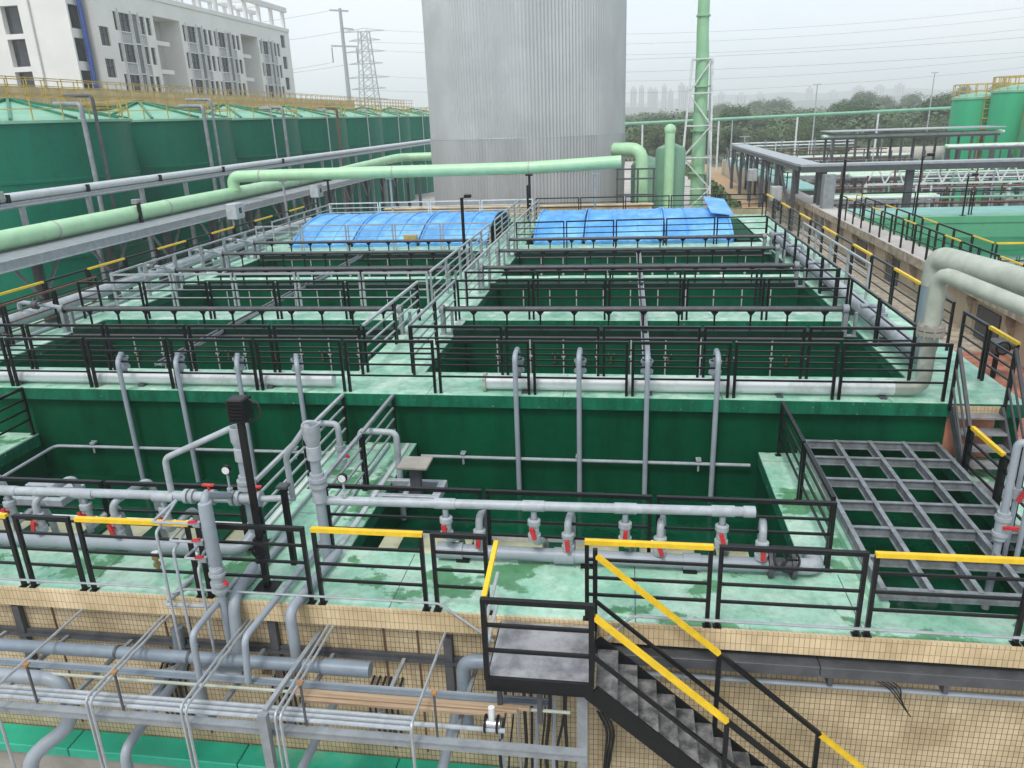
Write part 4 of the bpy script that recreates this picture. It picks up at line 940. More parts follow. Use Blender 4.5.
# cable bundles
for k, (x, lab) in enumerate(((-7.0, 'black cable loops on the wall above the teal cover at left'), (-5.15, 'black cable loops on the wall below the flood lamp'), (-3.65, 'black cable loops on the wall below the timber'))):
    t = thing('cable_bundle', lab, 'cables', (x, 8.7, -1.9), 'cable bundles on the tiled wall')
    for j in range(6):
        xx = x+j*.085
        MB().tube([(xx+.1, 8.74, -1.25), (xx, 8.66, -1.5-.02*j), (xx+.02, 8.64, -2.1), (xx+.06, 8.7, -2.48)], .018, 5, bend=.12).build('cable', 'cable', t)
for k, (x0, lab) in enumerate(((-5.3, 'brown looped cables above the pale conduits under the lamp'),)):
    t = thing('cable_bundle', lab, 'cables', (x0, 8.7, -.9), 'cable bundles on the tiled wall')
    for j in range(5):
        MB().tube([(x0+.03*j, 8.72, -1.35), (x0+.05+.05*j, 8.7, -.98), (x0+.25+.06*j, 8.66, -.98), (x0+.3+.07*j, 8.66, -1.4)], .012, 5, bend=.1).build('cable', 'rust', t)
t = thing('cable_bundle', 'tangle of black and grey cables hanging under the stair landing', 'cables', (-1.2, 8.4, -2), 'cable bundles on the tiled wall')
for j in range(12):
    xx = -1.62+.085*j
    MB().tube([(xx, 8.3, -.5), (xx+rng.uniform(-.06, .06), 8.25, -1.2), (xx+rng.uniform(-.12, .12), 8.2, -1.9), (xx+rng.uniform(-.1, .1), 8.15, -2.48)], rng.choice((.014, .02, .026)), 5, bend=.3).build('cable', 'cable' if j % 3 else 'pvc', t)
t = thing('pipe_clamp', 'white and chrome valve on the pale conduit beside the landing leg', 'valve', (-1.55, 7.2, -.55))
MB().cyl((-1.62, 7.24, -.53), (-1.42, 7.24, -.53), .07, 12).build('body', 'chrome', t); m = MB().cyl((-1.52, 7.24, -.5), (-1.52, 7.24, -.28), .04, 10); m.build('cap', 'white', t)
MB().ring((-1.45, 7.24, -.53), (1, 0, 0), .1, .015).build('ring', 'black', t)
MB().ring((-1.6, 7.24, -.53), (1, 0, 0), .1, .015).build('ring', 'black', t)
# trays along the wall, right of the stair
t = thing('cable_tray', 'dark grey closed cable tray under the cream band right of the stair', 'cable tray', (2, 8.6, -.5))
for a, b_ in ((-.25, 2.55), (2.56, 5.6)): MB().bbox(a, b_, 8.5, 8.752, -.56, -.40, .006).build('cover', 'steel_dark', t)
for x in (-.1, 1.3, 2.7, 4.1): MB().box(x-.03, x+.03, 8.52, 8.757, -.70, -.562).build('bracket', 'steel_dark', t)
for z, r, mm, lab in ((-.60, .013, 'white', 'upper thin white pipe under the dark tray right of the stair'), (-.65, .013, 'white', 'lower thin white pipe under the dark tray right of the stair'), (-.79, .036, 'pvc', 'blue grey pipe under the thin white pair right of the stair')):
    run('wall_line', lab, [(-.2, 8.64, z), (5.6, 8.64, z)], r, mm, 'pipes along the wall right of the stair', 0, 8)
t = thing('cable_tail', 'dark loose cable end hanging from the blue grey pipe at right', 'cables', (3.7, 8.6, -1))
m = MB()
for j in range(4): m.tube([(3.2+.1*j, 8.66, -.62-.02*j), (3.45+.05*j, 8.6, -.72), (3.75-.05*j, 8.55, -1.12+.08*j)], .009, 5, bend=.1)
m.build('cable', 'cable', t)
t = thing('cable_tail', 'black loose cable hanging on the wall between landing and stair', 'cables', (.0, 8.6, -2))
m = MB()
for j in range(3): m.tube([(-.3+.05*j, 8.7, -1.55), (-.15+.05*j, 8.62, -1.8), (-.2+.03*j, 8.6, -2.5)], .02, 5, bend=.15)
m.build('cable', 'cable', t)

# ------------------------------------------------------------------ corrugated silo
t = thing('silo', 'huge round corrugated zinc silo behind the blue covers', 'silo', (-6.95, 56, GZ))
def corr(r, z0, z1, nr, amp, name, material):
    n = nr*4; vs = []; fs = []
    for z in (z0, z1):
        for k in range(n):
            a = 2*math.pi*k/n; rr = r+amp*(0, 1, 0, -1)[k % 4]*1.0
            vs.append((-6.95+rr*math.cos(a), 56+rr*math.sin(a), z))
    for k in range(n): fs.append((k, (k+1) % n, n+(k+1) % n, n+k))
    return MB().add(vs, fs, True).build(name, material, t)
R0 = 6.75
zs = [GZ, 3.1, 5.2, 8.0, 10.8, 13.6, 16.4, 19.2]
for i in range(len(zs)-1):
    corr(R0+.006*(i % 2)+(.03 if i == 1 else 0), zs[i]-.02, zs[i+1], 190, .032, 'wall_ring', 'silo_low' if i < 2 else 'silo')
    if i in (2,): MB().lathe((-6.95, 56, zs[i]), [(R0+.05, -.02), (R0+.06, 0), (R0+.05, .02)], 96).build('seam', 'silo', t)
MB().lathe((-6.95, 56, 19.2), [(R0+.25, -.05), (R0+.25, 0), (.5, 3.2), (0.01, 3.3)], 64).build('roof', 'silo', t)
t = thing('low_wall', 'ochre tiled kerb wall at the foot of the silo', 'wall', (-6, 47.5, GZ))
MB().bbox(-15, 1.5, 47.3, 47.6, GZ, 1.2, .02).build('wall_body', 'tile_band', t); MB().bbox(-15.1, 1.6, 47.2, 47.7, 1.202, 1.28, .01).build('coping', 'tile_band', t)

# ------------------------------------------------------------------ mint green gas pipes
t = thing('overhead_pipe', 'long mint green pipe crossing in front of the silo from the rack riser', 'pipe', (-22.6, 43, 2.7))
MB().tube([(-22.65, 43, 2.8), (-22.65, 43, 3.72), (-21.5, 43, 3.74), (-5.4, 43, 3.78), (-.3, 43, 3.98)], .33, 18, bend=.75, bseg=8).build('pipe', 'mintpipe', t)
for x in (-22.65,): MB().lathe((x, 43, 2.95), [(.33, 0), (.4, 0), (.4, .08), (.33, .08)], 18).build('collar', 'mintpipe', t)
for x in (-20.9, -13, -5.3): MB().cyl((x-.04, 43, 3.745+.0025*(x+21)), (x+.04, 43, 3.745+.0025*(x+21)), .345, 18).build('joint', 'frppipe', t)
for x, mm in ((-19.6, 'galv'), (-16.9, 'black'), (-13.2, 'galv'), (-5.3, 'black'), (-1.7, 'galv')):
    s = MB().cyl((x, 43.0, ZD+.31), (x, 43.0, 3.42), .07, 8); s.box(x-.2, x+.2, 42.9, 43.1, 3.36, 3.44); s.build('support_post', mm, t)
t = thing('overhead_pipe', 'mint green pipe lying along the left rack and bending behind the silo', 'pipe', (-22.9, 30, 2.7))
MB().tube([(-22.75, 8, 2.78), (-22.75, 60, 2.78), (-20.5, 70, 3.35), (-6, 70, 3.4)], .36, 18, bend=1.2).build('pipe', 'mintpipe', t)
for y in (20, 28, 36, 52): MB().lathe((0, 0, 0), [(0, 0)], 3) if False else MB().cyl((-22.75, y-.05, 2.78), (-22.75, y+.05, 2.78), .375, 18).build('joint', 'frppipe', t)
t = thing('pipe_clamp', 'black strap with a small camera on the mint pipe at left', 'clamp', (-22.4, 33.3, 2.6))
m = MB().box(-22.42, -22.3, 33.2, 33.35, 1.6, 3.3); m.build('strap', 'black', t); MB().bbox(-22.6, -22.3, 33.1, 33.5, 3.25, 3.45, .02).build('camera', 'chrome', t)

# ------------------------------------------------------------------ left pipe rack
t = thing('pipe_rack', 'two tier grey steel pipe rack between the basins and the green tanks', 'pipe rack', (-22.8, 40, GZ))
m = MB(); m.box(-23.3, -20.6, 6, 75, 2.18, 2.38); m.build('lower_tray', 'steel_grey', t)
m = MB(); m.box(-20.66, -20.56, 6, 75, 2.1, 2.44); m.box(-20.64, -20.4, 6, 75, 2.1, 2.13); m.build('edge_beam', 'galv', t)
m = MB(); m.box(-25.4, -23.9, 6, 75, 2.5, 2.62); m.box(-24.0, -23.9, 6, 75, 2.45, 2.78); m.build('back_tray', 'steel_grey', t)
m = MB(); m.box(-25.9, -25.2, 6, 110, 3.66, 3.78); m.build('upper_tray', 'galv', t)
for k in range(17):
    y = 12.5+k*4.2
    MB().box(-21.5, -21.25, y-.14, y+.14, GZ, 2.18).build('column', 'steel_dark', t)
    m = MB()
    for s in (-1, 1): m.bar((-21.36, y+s*.1, .7), (-21.36, y+s*1.3, 2.15), .09)
    m.build('knee_brace', 'steel_grey', t)
    MB().box(-25.1, -24.9, y-.08, y+.08, GZ, 3.66).build('upper_post', 'steel_grey', t)
t = thing('overhead_pipe', 'long silver pipe on the upper tier of the left rack', 'pipe', (-25.5, 40, 3.8))
MB().tube([(-25.5, 6, 3.97), (-25.5, 112, 3.97)], .19, 12).build('pipe', 'silver', t)
for y in (24, 29, 34, 40, 47, 56): MB().box(-25.36, -25.2, y-.06, y+.06, 3.78, 4.12).build('clip', 'black', t)
t = thing('overhead_pipe', 'thinner dark pipe beside the silver one on the left rack', 'pipe', (-25.0, 40, 3.6))
MB().tube([(-24.98, 6, 3.62), (-24.98, 112, 3.62)], .06, 8).build('pipe', 'steel_grey', t)
t = thing('floodlight', 'small chrome floodlight on the upper silver pipe at left', 'lamp', (-25.3, 28.3, 4))
MB().bbox(-25.35, -24.95, 28.1, 28.5, 3.95, 4.3, .03).build('lamp_head', 'chrome', t); MB().box(-25.2, -25.1, 28.25, 28.35, 3.78, 3.95).build('bracket', 'black', t)
for y, lab in ((33.5, 'nearer pale electrical box on legs under the mint pipe at left'), (43.3, 'farther pale electrical box on legs under the mint pipe at left')):
    t = thing('electrical_box', lab, 'electrical box', (-17.7, y, ZD), 'electrical boxes at the left edge')
    MB().bbox(-18.0, -17.5, y-.4, y+.4, 2.45, 3.15, .03).build('cabinet', 'box', t)
    for s in (-.3, .3): MB().box(-17.8, -17.72, y+s-.03, y+s+.03, ZD-.2, 2.45).build('leg', 'steel_grey', t)
    MB().box(-17.502, -17.49, y-.12, y+.12, 2.7, 2.95).build('window', 'glass', t)

# ------------------------------------------------------------------ green tanks (left row)
TX, TS, TY0, TR = -34.0, 12.12, 40.7, 5.95
for k in range(8):
    y = TY0+TS*k-.0; c = (TX, y, GZ)
    t = thing('storage_tank', '%s large dark green round tank with conical mint roof, counting from the left' % ORD[k], 'tank', c, 'green tanks in the left row')
    zr = 7.05-GZ
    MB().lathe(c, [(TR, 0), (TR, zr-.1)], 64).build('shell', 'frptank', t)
    for z in (3.6, 7.55): MB().lathe(c, [(TR+.004, z), (TR+.05, z+.02), (TR+.05, z+.17), (TR+.004, z+.19)], 64).build('band', 'frptank', t)
    MB().lathe(c, [(TR, zr-.1), (TR+.12, zr-.08), (TR+.12, zr+.05), (TR, zr+.07), (TR-.05, zr+.06)], 64).build('rim', 'frproof', t)
    MB().lathe(c, [(TR-.02, zr+.05), (.4, zr+1.15), (.02, zr+1.2)], 48, False).build('roof', 'frproof', t)
    m = MB()
    for j in range(12):
        a = 2*math.pi*(j+.3)/12; ca, sa = math.cos(a), math.sin(a)
        m.bar((TX+(TR-.05)*ca, y+(TR-.05)*sa, 7.15), (TX+.3*ca, y+.3*sa, 8.3), .13, .16)
    m.build('roof_ribs', 'frprib', t)
    m = MB(); m.cyl((TX, y, 8.2), (TX, y, 8.45), .35, 12); m.build('vent', 'frprib', t)
    # rim railing
    m = MB()
    n = 26
    for j in range(n):
        a0, a1 = 2*math.pi*j/n, 2*math.pi*(j+1)/n; p0 = (TX+TR*math.cos(a0), y+TR*math.sin(a0)); p1 = (TX+TR*math.cos(a1), y+TR*math.sin(a1))
        m.bar((*p0, 7.07), (*p0, 8.2), .05)
        for q in (7.65, 8.2): m.bar((*p0, q), (*p1, q), .045)
    m.build('rim_railing', 'yrail', t)
    # access platform across the top
    m = MB()
    for s in (-.7, .7):
        for q in (8.75, 9.2, 9.65): m.bar((TX-2+s, y-TS/2+.05, q), (TX-2+s, y+TS/2-.05, q), .05)
        for j in range(8): m.bar((TX-2+s, y-TS/2+.3+j*TS/8, 8.2), (TX-2+s, y-TS/2+.3+j*TS/8, 9.65), .05)
    m.box(TX-2.7, TX-1.3, y-TS/2+.05, y+TS/2-.05, 8.1, 8.2)
    m.build('catwalk', 'yrail', t)
    # vertical pipes
    if k > 1:
        a = R(-28); px, py = TX+(TR+.3)*math.cos(a), y+(TR+.3)*math.sin(a)
        MB().tube([(px-1.0, py, 7.8), (px, py, 7.8), (px, py, GZ)], .06, 8, bend=.15).build('overflow_pipe', 'pvc_pale', t)
t = thing('hoarding', 'long ochre sheet hoarding behind the left tanks', 'fence', (-47, 90, GZ))
for k in range(12): MB().box(-47.05, -47.0, 46+k*7.5, 46+k*7.5+7.4, GZ, 10.05).build('sheet', 'ochre', t)
for k in range(13): MB().box(-47.2, -47.06, 45.9+k*7.5-.08, 45.9+k*7.5+.08, GZ, 10.2).build('post', 'yrail', t)
# pipe portals between the tanks
for k, (y, lab) in enumerate(((37.6, 'grey pipe portal frame between the first and second left tanks'), (49.5, 'double grey pipe portal between the second and third left tanks'), (61.8, 'grey pipe portal between the third and fourth left tanks'), (74, 'brown pipe portal between the fourth and fifth left tanks'))):
    t = thing('pipe_portal', lab, 'pipe', (-27.4, y, GZ), 'pipe portals beside the left tanks')
    mm = 'rust' if k == 3 else 'steel_grey'
    MB().tube([(-29.6, y+1, 7.9), (-27.4, y, 7.8), (-27.4, y, GZ)], .12, 10, bend=.25).build('pipe', mm, t)
    if k in (0, 1): MB().tube([(-29.4, y+1.6, 8.3), (-27.1, y+.6, 8.2), (-27.1, y+.6, GZ)], .09, 8, bend=.25).build('second_pipe', 'steel_dark' if k == 0 else 'steel_grey', t)

# ------------------------------------------------------------------ white building
t = thing('office_building', 'long white five storey building with dark window bays and rooftop frames', 'building', (-70, 110, GZ))
XF = -62.0; rows = [(18.2, 20.3), (14.65, 16.75), (11.1, 13.2), (7.55, 9.65)]
def facade(fixed, axis, u0, u1, z0, z1, openings, name, material, depth=.35, sgn=1):
    us = sorted({u0, u1, *[o[0] for o in openings], *[o[1] for o in openings]}); zs_ = sorted({z0, z1, *[o[2] for o in openings], *[o[3] for o in openings]})
    P = (lambda u, z, d=0: (fixed-sgn*d, u, z)) if axis == 'y' else (lambda u, z, d=0: (u, fixed+sgn*d, z))
    m = MB()
    for a, b_ in zip(us, us[1:]):
        for c, d_ in zip(zs_, zs_[1:]):
            if any(o[0]-1e-6 <= a and b_ <= o[1]+1e-6 and o[2]-1e-6 <= c and d_ <= o[3]+1e-6 for o in openings): continue
            m.add([P(a, c), P(b_, c), P(b_, d_), P(a, d_)], [(0, 1, 2, 3)])
    for a, b_, c, d_, dep in [(o[0], o[1], o[2], o[3], o[4]) for o in openings]:
        for (p, q) in (((a, c), (b_, c)), ((b_, c), (b_, d_)), ((b_, d_), (a, d_)), ((a, d_), (a, c))):
            m.add([P(*p), P(*q), P(*q, dep), P(*p, dep)], [(0, 1, 2, 3)])
    return m.build(name, material, t), P
ops = []; wins = []; panels = []
def addw(a, b_, c, d_, kind='w'):
    ops.append((a, b_, c, d_, .3 if kind != 'bal' else 3.0)); wins.append((a, b_, c, d_, kind))
for c, d_ in rows:
    addw(91.2, 93.0, c-1.95, d_-1.95); addw(142.8, 144.6, c+1.6, d_+1.6)
def group(y0, wid, flip=False):
    s = wid/8.0
    for r, (c, d_) in enumerate(rows):
        for a, b_, k in ((0, .7, 'w'), (.95, 3.4, 'w'), (5.3, 6.5, 'w'), (6.9, 7.9, 'w')):
            addw(y0+a*s, y0+b_*s, c, d_, k)
        addw(y0+1.0*s, y0+3.3*s, c-1.35, c-.12, 'p')
        addw(y0+3.7*s, y0+5.0*s, c-1.2, d_+.1, 'd')
        addw(y0+5.3*s, y0+6.5*s, c-1.35, c-.12, 'p')
group(94.4, 7.9); group(109.9, 8.2); group(118.6, 8.2); group(134.0, 8.0)
for a, b_ in ((102.9, 109.3), (127.3, 133.3)):
    addw(a, b_, 4.0, 20.7, 'bal')
m_, P = facade(XF, 'y', 90.6, 146.6, GZ, 22.6, ops, 'street_front', 'wall_white')
for a, b_, c, d_, k in wins:
    if k == 'bal':
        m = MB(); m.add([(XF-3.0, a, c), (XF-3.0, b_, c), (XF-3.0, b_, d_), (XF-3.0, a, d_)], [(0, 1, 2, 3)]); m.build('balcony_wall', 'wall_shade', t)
        for z in (6.6, 10.1, 13.65, 17.2): MB().box(XF-2.99, XF-.25, a+.01, a+(b_-a)*.55, z, z+.55).build('balcony_slab', 'wall_white', t)
        continue
    dep = {'w': .22, 'p': .12, 'd': .16}[k]
    MB().box(XF-.3, XF-dep, a+.001, b_-.001, c+.001, d_-.001).build('window' if k == 'w' else 'spandrel_panel', {'w': 'glass', 'p': 'panel_lt', 'd': 'panel'}[k], t)
fr = MB()
for a, b_, c, d_, k in wins:
    if k != 'w': continue
    z2 = c+(d_-c)*.66
    fr.box(XF-.21, XF-.15, a+.002, b_-.002, z2-.04, z2+.04)
    if b_-a > 1.5: fr.box(XF-.205, XF-.155, (a+b_)/2-.05, (a+b_)/2+.05, c+.002, d_-.002)
fr.build_each('window_bars', 'steel_dark', t)
mu = MB()
for y0, s in ((94.4, 7.9/8), (109.9, 8.2/8), (118.6, 8.2/8), (134.0, 1.0)):
    for a in (.82, 3.55, 5.15): mu.box(XF+.003, XF+.16, y0+a*s-.07, y0+a*s+.07, 6.4, 20.7)
mu.build_each('mullion', 'frame', t)
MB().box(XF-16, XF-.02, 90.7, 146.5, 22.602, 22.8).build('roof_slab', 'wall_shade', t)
m = MB().box(XF-.3, XF+.12, 90.5, 146.7, 22.61, 23.2); m.build('cornice', 'wall_white', t)
m = MB()
for k in range(12):
    y = 91+k*4.9
    m.box(XF-.45, XF+.05, y, y+.6, 23.2, 25.9)
    m.box(XF-6.4, XF-5.9, y, y+.5, 22.8, 25.9)
m.build_each('roof_post', 'wall_white', t)
m = MB().box(XF-.5, XF+.1, 90.5, 146.7, 25.9, 26.7); m.box(XF-6.5, XF-5.8, 90.5, 146.7, 25.9, 26.5)
for k in range(0, 16, 2): m.box(XF-5.8, XF-.5, 91+k*3.4, 91.4+k*3.4, 25.95, 26.4)
m.build_each('roof_beam', 'wall_white', t)
# recess and front block
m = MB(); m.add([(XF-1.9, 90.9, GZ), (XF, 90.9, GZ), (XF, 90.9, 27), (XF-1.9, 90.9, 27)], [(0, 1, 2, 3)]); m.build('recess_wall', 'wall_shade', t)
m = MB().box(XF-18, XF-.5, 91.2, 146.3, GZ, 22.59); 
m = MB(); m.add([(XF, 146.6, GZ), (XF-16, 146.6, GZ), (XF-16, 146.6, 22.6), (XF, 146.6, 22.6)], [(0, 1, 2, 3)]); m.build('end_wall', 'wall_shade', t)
op2 = []; XB = XF-1.85
sidew = [(88.95, 90.85, c-.2, d_+.25, .3) for c, d_ in rows]
facade(XB, 'y', 88.7, 90.9, GZ, 27.5, sidew, 'side_front', 'wall_white')
for a, b_, c, d_, dp in sidew: MB().box(XB-.3, XB-.2, a+.001, b_-.001, c+.001, d_-.001).build('window', 'glass', t)
fw_ = [(-72.3, -70.0, c-.55, d_+.35, .8) for c, d_ in rows]
facade(88.7, 'x', -95, XB, GZ, 27.5, fw_, 'gable_front', 'wall_white')
for a, b_, c, d_, dp in fw_: MB().box(a+.001, b_-.001, 89.4, 89.5, c+.001, d_-.001).build('window', 'glass', t)
MB().box(-95, XB-.02, 88.72, 105, 27.4, 27.48).build('roof_slab', 'wall_shade', t)
MB().tube([(XB+.55, 90.3, 27), (XB+.55, 90.3, GZ)], .28, 10).build('downpipe', 'bluepipe', t)
MB().tube([(-68.5, 88.55, 24), (-68.5, 88.55, GZ)], .09, 6).build('downpipe', 'wall_shade', t)

# ------------------------------------------------------------------ power line pole and pylon
t = thing('power_pole', 'tall slim steel power pole with three short arms beyond the tanks', 'power pole', (-77.3, 220, GZ))
MB().tube([(-77.3, 220, GZ), (-77.6, 220, 36)], [.75, .4], 10).build('pole', 'galv', t)
for z, a, b_ in ((35.4, -3, 2.2), (30.8, 0, 3.2), (26.5, -3.6, 3.8)): MB().bar((-77.5+a, 220, z+.3), (-77.5+b_, 220, z-.2), .4).build('cross_arm', 'galv', t)
for x, z in ((-81, 26.4), (-73.9, 26.0)): MB().cyl((x, 220, z), (x, 220, z-3.8), .16, 6).build('insulator', 'steel_grey', t)
t = thing('pylon', 'lattice transmission pylon with six cross arms beyond the tanks', 'pylon', (-130, 400, GZ))
m = MB(); bw, tw, z0, z1 = 5.2, 2.2, GZ, 49.5
def wd(z): return bw+(tw-bw)*(z-z0)/(z1-z0)
for sx in (-1, 1):
    for sy in (-1, 1): m.bar((-130+sx*bw, 400+sy*bw, z0), (-130+sx*tw, 400+sy*tw, z1), .5)
m.build('legs', 'galv', t)
m = MB(); nz_ = 11
for k in range(nz_):
    za, zb_ = z0+(z1-z0)*k/nz_, z0+(z1-z0)*(k+1)/nz_; wa, wb = wd(za), wd(zb_)
    for sy in (-1, 1):
        m.bar((-130-wa, 400+sy*wa, za), (-130+wb, 400+sy*wb, zb_), .28); m.bar((-130+wa, 400+sy*wa, za), (-130-wb, 400+sy*wb, zb_), .28)
m.build_each('bracing', 'galv', t)
for z, w in ((49.3, 10.5), (45.2, 8), (40, 10), (34.5, 8.5), (28, 11), (22.8, 9), (17.5, 10)):
    m = MB(); m.bar((-130-w, 400, z), (-130+w, 400, z), .4); m.bar((-130-w, 400, z), (-130, 400, z+1.4), .25); m.bar((-130+w, 400, z), (-130, 400, z+1.4), .25); m.build('cross_arm', 'galv', t)
def wire(label, p, q, sag, r=.07, seg=24):
    P = []
    for i in range(seg+1):
        u = i/seg; P.append((p[0]+(q[0]-p[0])*u, p[1]+(q[1]-p[1])*u, p[2]+(q[2]-p[2])*u-sag*4*u*(1-u)))
    tag(MB().tube(P, r, 4, caps=False).build('power_line', 'wire', None, p), label, 'power line', 'overhead power lines')
k = 0
for z, sx in ((45.2, -8), (40, 10), (28, 11), (22.8, -9), (49.3, 9)):
    wire('%s overhead wire running right from the lattice pylon behind the silo' % ORD[k], (-130+sx, 400, z), (260, 430, z+4), 9, .05); k += 1
for j, (x, z) in enumerate(((-81, 22.6), (-73.9, 22.2), (-80.3, 35.6), (-74.4, 30.6))):
    wire('%s overhead wire running left from the slim power pole' % ORD[j], (x, 220, z), (-190, 215, z+2), 4, .035)
for j, (z0_, z1_) in enumerate(((28, 33), (23.5, 27.5))):
    wire('%s faint wire high above the wood at right' % ('upper', 'lower')[j], (-60, 330, z0_), (330, 330, z1_+6), 6, .045)

# ------------------------------------------------------------------ chimney with lattice mast
t = thing('chimney', 'slender pale green chimney stack held in a white lattice frame', 'chimney', (5.2, 60, GZ))
MB().tube([(5.2, 60, GZ), (5.2, 60, 9.8), (5.12, 60, 11.6), (5.12, 60, 16.5)], [.52, .46, .42, .38], 18).build('stack', 'stack', t)
m = MB()
for z in (-1, 2, 5, 8): m.lathe((5.2, 60, z), [(.55, 0), (.66, 0), (.66, .1), (.5, .1)], 18)
m.lathe((5.12, 60, 12.6), [(.42, 0), (.5, 0), (.5, .1), (.42, .1)], 18)
m.build('flange', 'stack', t)
legs = [((3.55, 58.9), (4.45, 59.5)), ((6.15, 58.9), (5.85, 59.5)), ((3.75, 61.3), (4.55, 60.6)), ((6.15, 61.3), (5.85, 60.6))]
def lp(i, z):
    (a, b_), (c, d_) = legs[i]; u = (z-GZ)/(9.9-GZ); return (a+(c-a)*u, b_+(d_-b_)*u, z)
for i in range(4): MB().bar(lp(i, GZ), lp(i, 9.9), .13).build('leg', 'whitepipe', t)
lv = [GZ, -1.2, 1.0, 3.2, 5.4, 7.6, 9.85]
m = MB()
for k in range(len(lv)-1):
    for i, j in ((0, 1), (2, 3), (0, 2), (1, 3)):
        a, b_ = (i, j) if k % 2 else (j, i)
        m.bar(lp(a, lv[k]), lp(b_, lv[k+1]), .085); m.bar(lp(i, lv[k+1]), lp(j, lv[k+1]), .09)
m.build('bracing', 'whitepipe', t)
t = thing('scrubber_vessel', 'sage green upright vessel with a tall mint pipe in front, right of the silo', 'vessel', (2.9, 54, GZ))
MB().lathe((2.9, 54.6, GZ), [(1.0, 0), (1.0, 7.4), (.9, 7.65), (.3, 7.9), (.02, 7.95)], 32).build('vessel_body', 'scrub', t)
MB().tube([(2.75, 53.2, GZ), (2.75, 53.2, 5.1)], .33, 16).build('front_pipe', 'mintpipe', t)
MB().lathe((2.75, 53.2, 5.1), [(.33, 0), (.38, .1), (.38, .3), (.27, .5), (.02, .58)], 16).build('front_pipe_cap', 'mintpipe', t)
t = thing('elbow_duct', 'mint green elbow duct coming out behind the silo and turning down', 'pipe', (.6, 52, GZ))
MB().tube([(-2, 53.5, 4.2), (.95, 52.2, 4.2), (.95, 52.2, GZ)], .42, 16, bend=.8).build('duct', 'mintpipe', t)
t = thing('small_tank', 'dull sage tank with pale roof between the silo and the green vessel', 'tank', (1.6, 58, GZ))
MB().lathe((1.6, 60, GZ), [(1.3, 0), (1.3, 6.2), (1.1, 6.5), (.02, 6.9)], 24).build('shell', 'scrub', t)
t = thing('equipment_frame', 'dark steel equipment frame at the foot of the silo on the right', 'frame', (0, 50, GZ))
for x in (-.6, .7, 1.7):
    MB().box(x-.06, x+.06, 50.9, 51.02, GZ, 3.0).build('post', 'steel_dark', t)
for z in (1.4, 2.4, 3.0): MB().box(-.7, 1.8, 50.92, 51.0, z, z+.1).build('beam', 'steel_dark', t)
t = thing('white_box', 'white roofed equipment plinth below the mint elbow', 'plinth', (2, 48.5, GZ))
MB().bbox(1.0, 4.3, 47.5, 49.5, GZ, .55, .03).build('plinth_body', 'pale_conc', t); MB().bbox(.95, 4.35, 47.45, 49.55, .552, .7, .03).build('lid', 'white', t)

# ------------------------------------------------------------------ neighbouring basin on the right
t = thing('concrete_basin', 'neighbouring basin across the alley with tan walls and emerald water', 'basin', (20, 30, GZ))
NX = 10.43
d = MB(); d.box(NX, 11.5, 10, 56, .78, 1.1); d.box(11.5, 48, 41, 44.5, .8, 1.1); d.box(11.5, 48, 22, 25.6, .8, 1.1)
d.build('deck', 'slab', t)
m = MB(); m.box(NX+.02, 11.4, 10, 56, 1.103, 1.108); m.build('deck_top', 'pale_conc', t)
m = MB(); m.box(11.6, 48, 41.2, 44.4, 1.103, 1.11); m.build('aqua_strip', 'cyan', t)
m = MB(); m.box(NX+.35, 11.45, 10, 56, GZ, .778); m.build('outer_wall', 'tan', t)
m = MB(); m.box(11.46, 48, 40.5, 40.95, -1.5, .799); m.box(11.46, 11.5, 25.7, 40.4, -1.5, .799); m.build('inner_wall', 'lime', t)
m = MB(); m.box(11.46, 48, 40.46, 40.99, .801, 1.112); m.build('rim', 'lime', t)
for k in range(17):
    y = 12+k*2.6
    m = MB().box(NX+.05, NX+.34, y-.05, y+.05, .6, .776); m.add([(NX+.05, y-.03, .6), (NX+.34, y-.03, .6), (NX+.34, y-.03, -.1), (NX+.05, y+.03, .6), (NX+.34, y+.03, .6), (NX+.34, y+.03, -.1)], [(0, 1, 2), (5, 4, 3), (0, 2, 5, 3), (1, 0, 3, 4), (2, 1, 4, 5)])
    m.build('bracket', 'slab', t)
for k in range(6):
    y = 14.4+k*4.4
    MB().box(NX+.3, NX+.348, y, y+1.5, -.49, .5).build('door_shade_panel', 'steel_dark', t)  # dark panels on the wall stand in for the shade inside the doorways
    MB().box(NX+.28, NX+.347, y+1.7, y+1.9, -.49, .55).build('pilaster', 'tan', t)
struct(plane('water', 11.5, 48, 25.6, 40.5, .1, 'water_nb'))
railing('black rail with yellow sleeves on the alley edge of the neighbouring basin', (10.55, 14), (10.55, 41), ZD, 1.1, group='neighbouring basin rails', panel=1.35, yellow=tuple(range(0, 20, 3)), mids=(.5,), w=.032)
railing('black rail with yellow sleeves on the pool side of the neighbouring basin walkway', (11.35, 25.8), (11.35, 41), ZD, 1.1, group='neighbouring basin rails', panel=1.5, yellow=tuple(range(0, 10, 3)), mids=(.5,), w=.032)
railing('black rail along the far aqua edge of the neighbouring basin', (11.6, 41.1), (40, 41.1), ZD, 1.15, group='neighbouring basin rails', panel=2.6, mids=(.5,), w=.05)
railing('black rail with yellow top at the near end of the emerald pool', (11.4, 25.7), (22, 25.7), ZD, 1.1, group='neighbouring basin rails', panel=1.8, yellow=(0, 1, 3), mids=(.5,), w=.045)
for k in range(4):
    x = 13.0+k*1.1
    t = thing('white_drum', '%s white drum from the left on the near deck of the neighbouring basin' % ORD[k], 'drum', (x, 24.3, ZD), 'white drums on the neighbouring deck')
    MB().lathe((x, 24.3, ZD+.02), [(.38, 0), (.42, .05), (.42, .75), (.36, .85), (.02, .87)], 18).build('drum_body', 'white', t); MB().cyl((x, 24.3, ZD+.87), (x, 24.3, ZD+.96), .1, 10).build('cap', 'pvc', t)
t = pole('thin dark lamp post on the neighbouring basin walkway', 11.6, 33.5, 1.1, 4.4, .035)
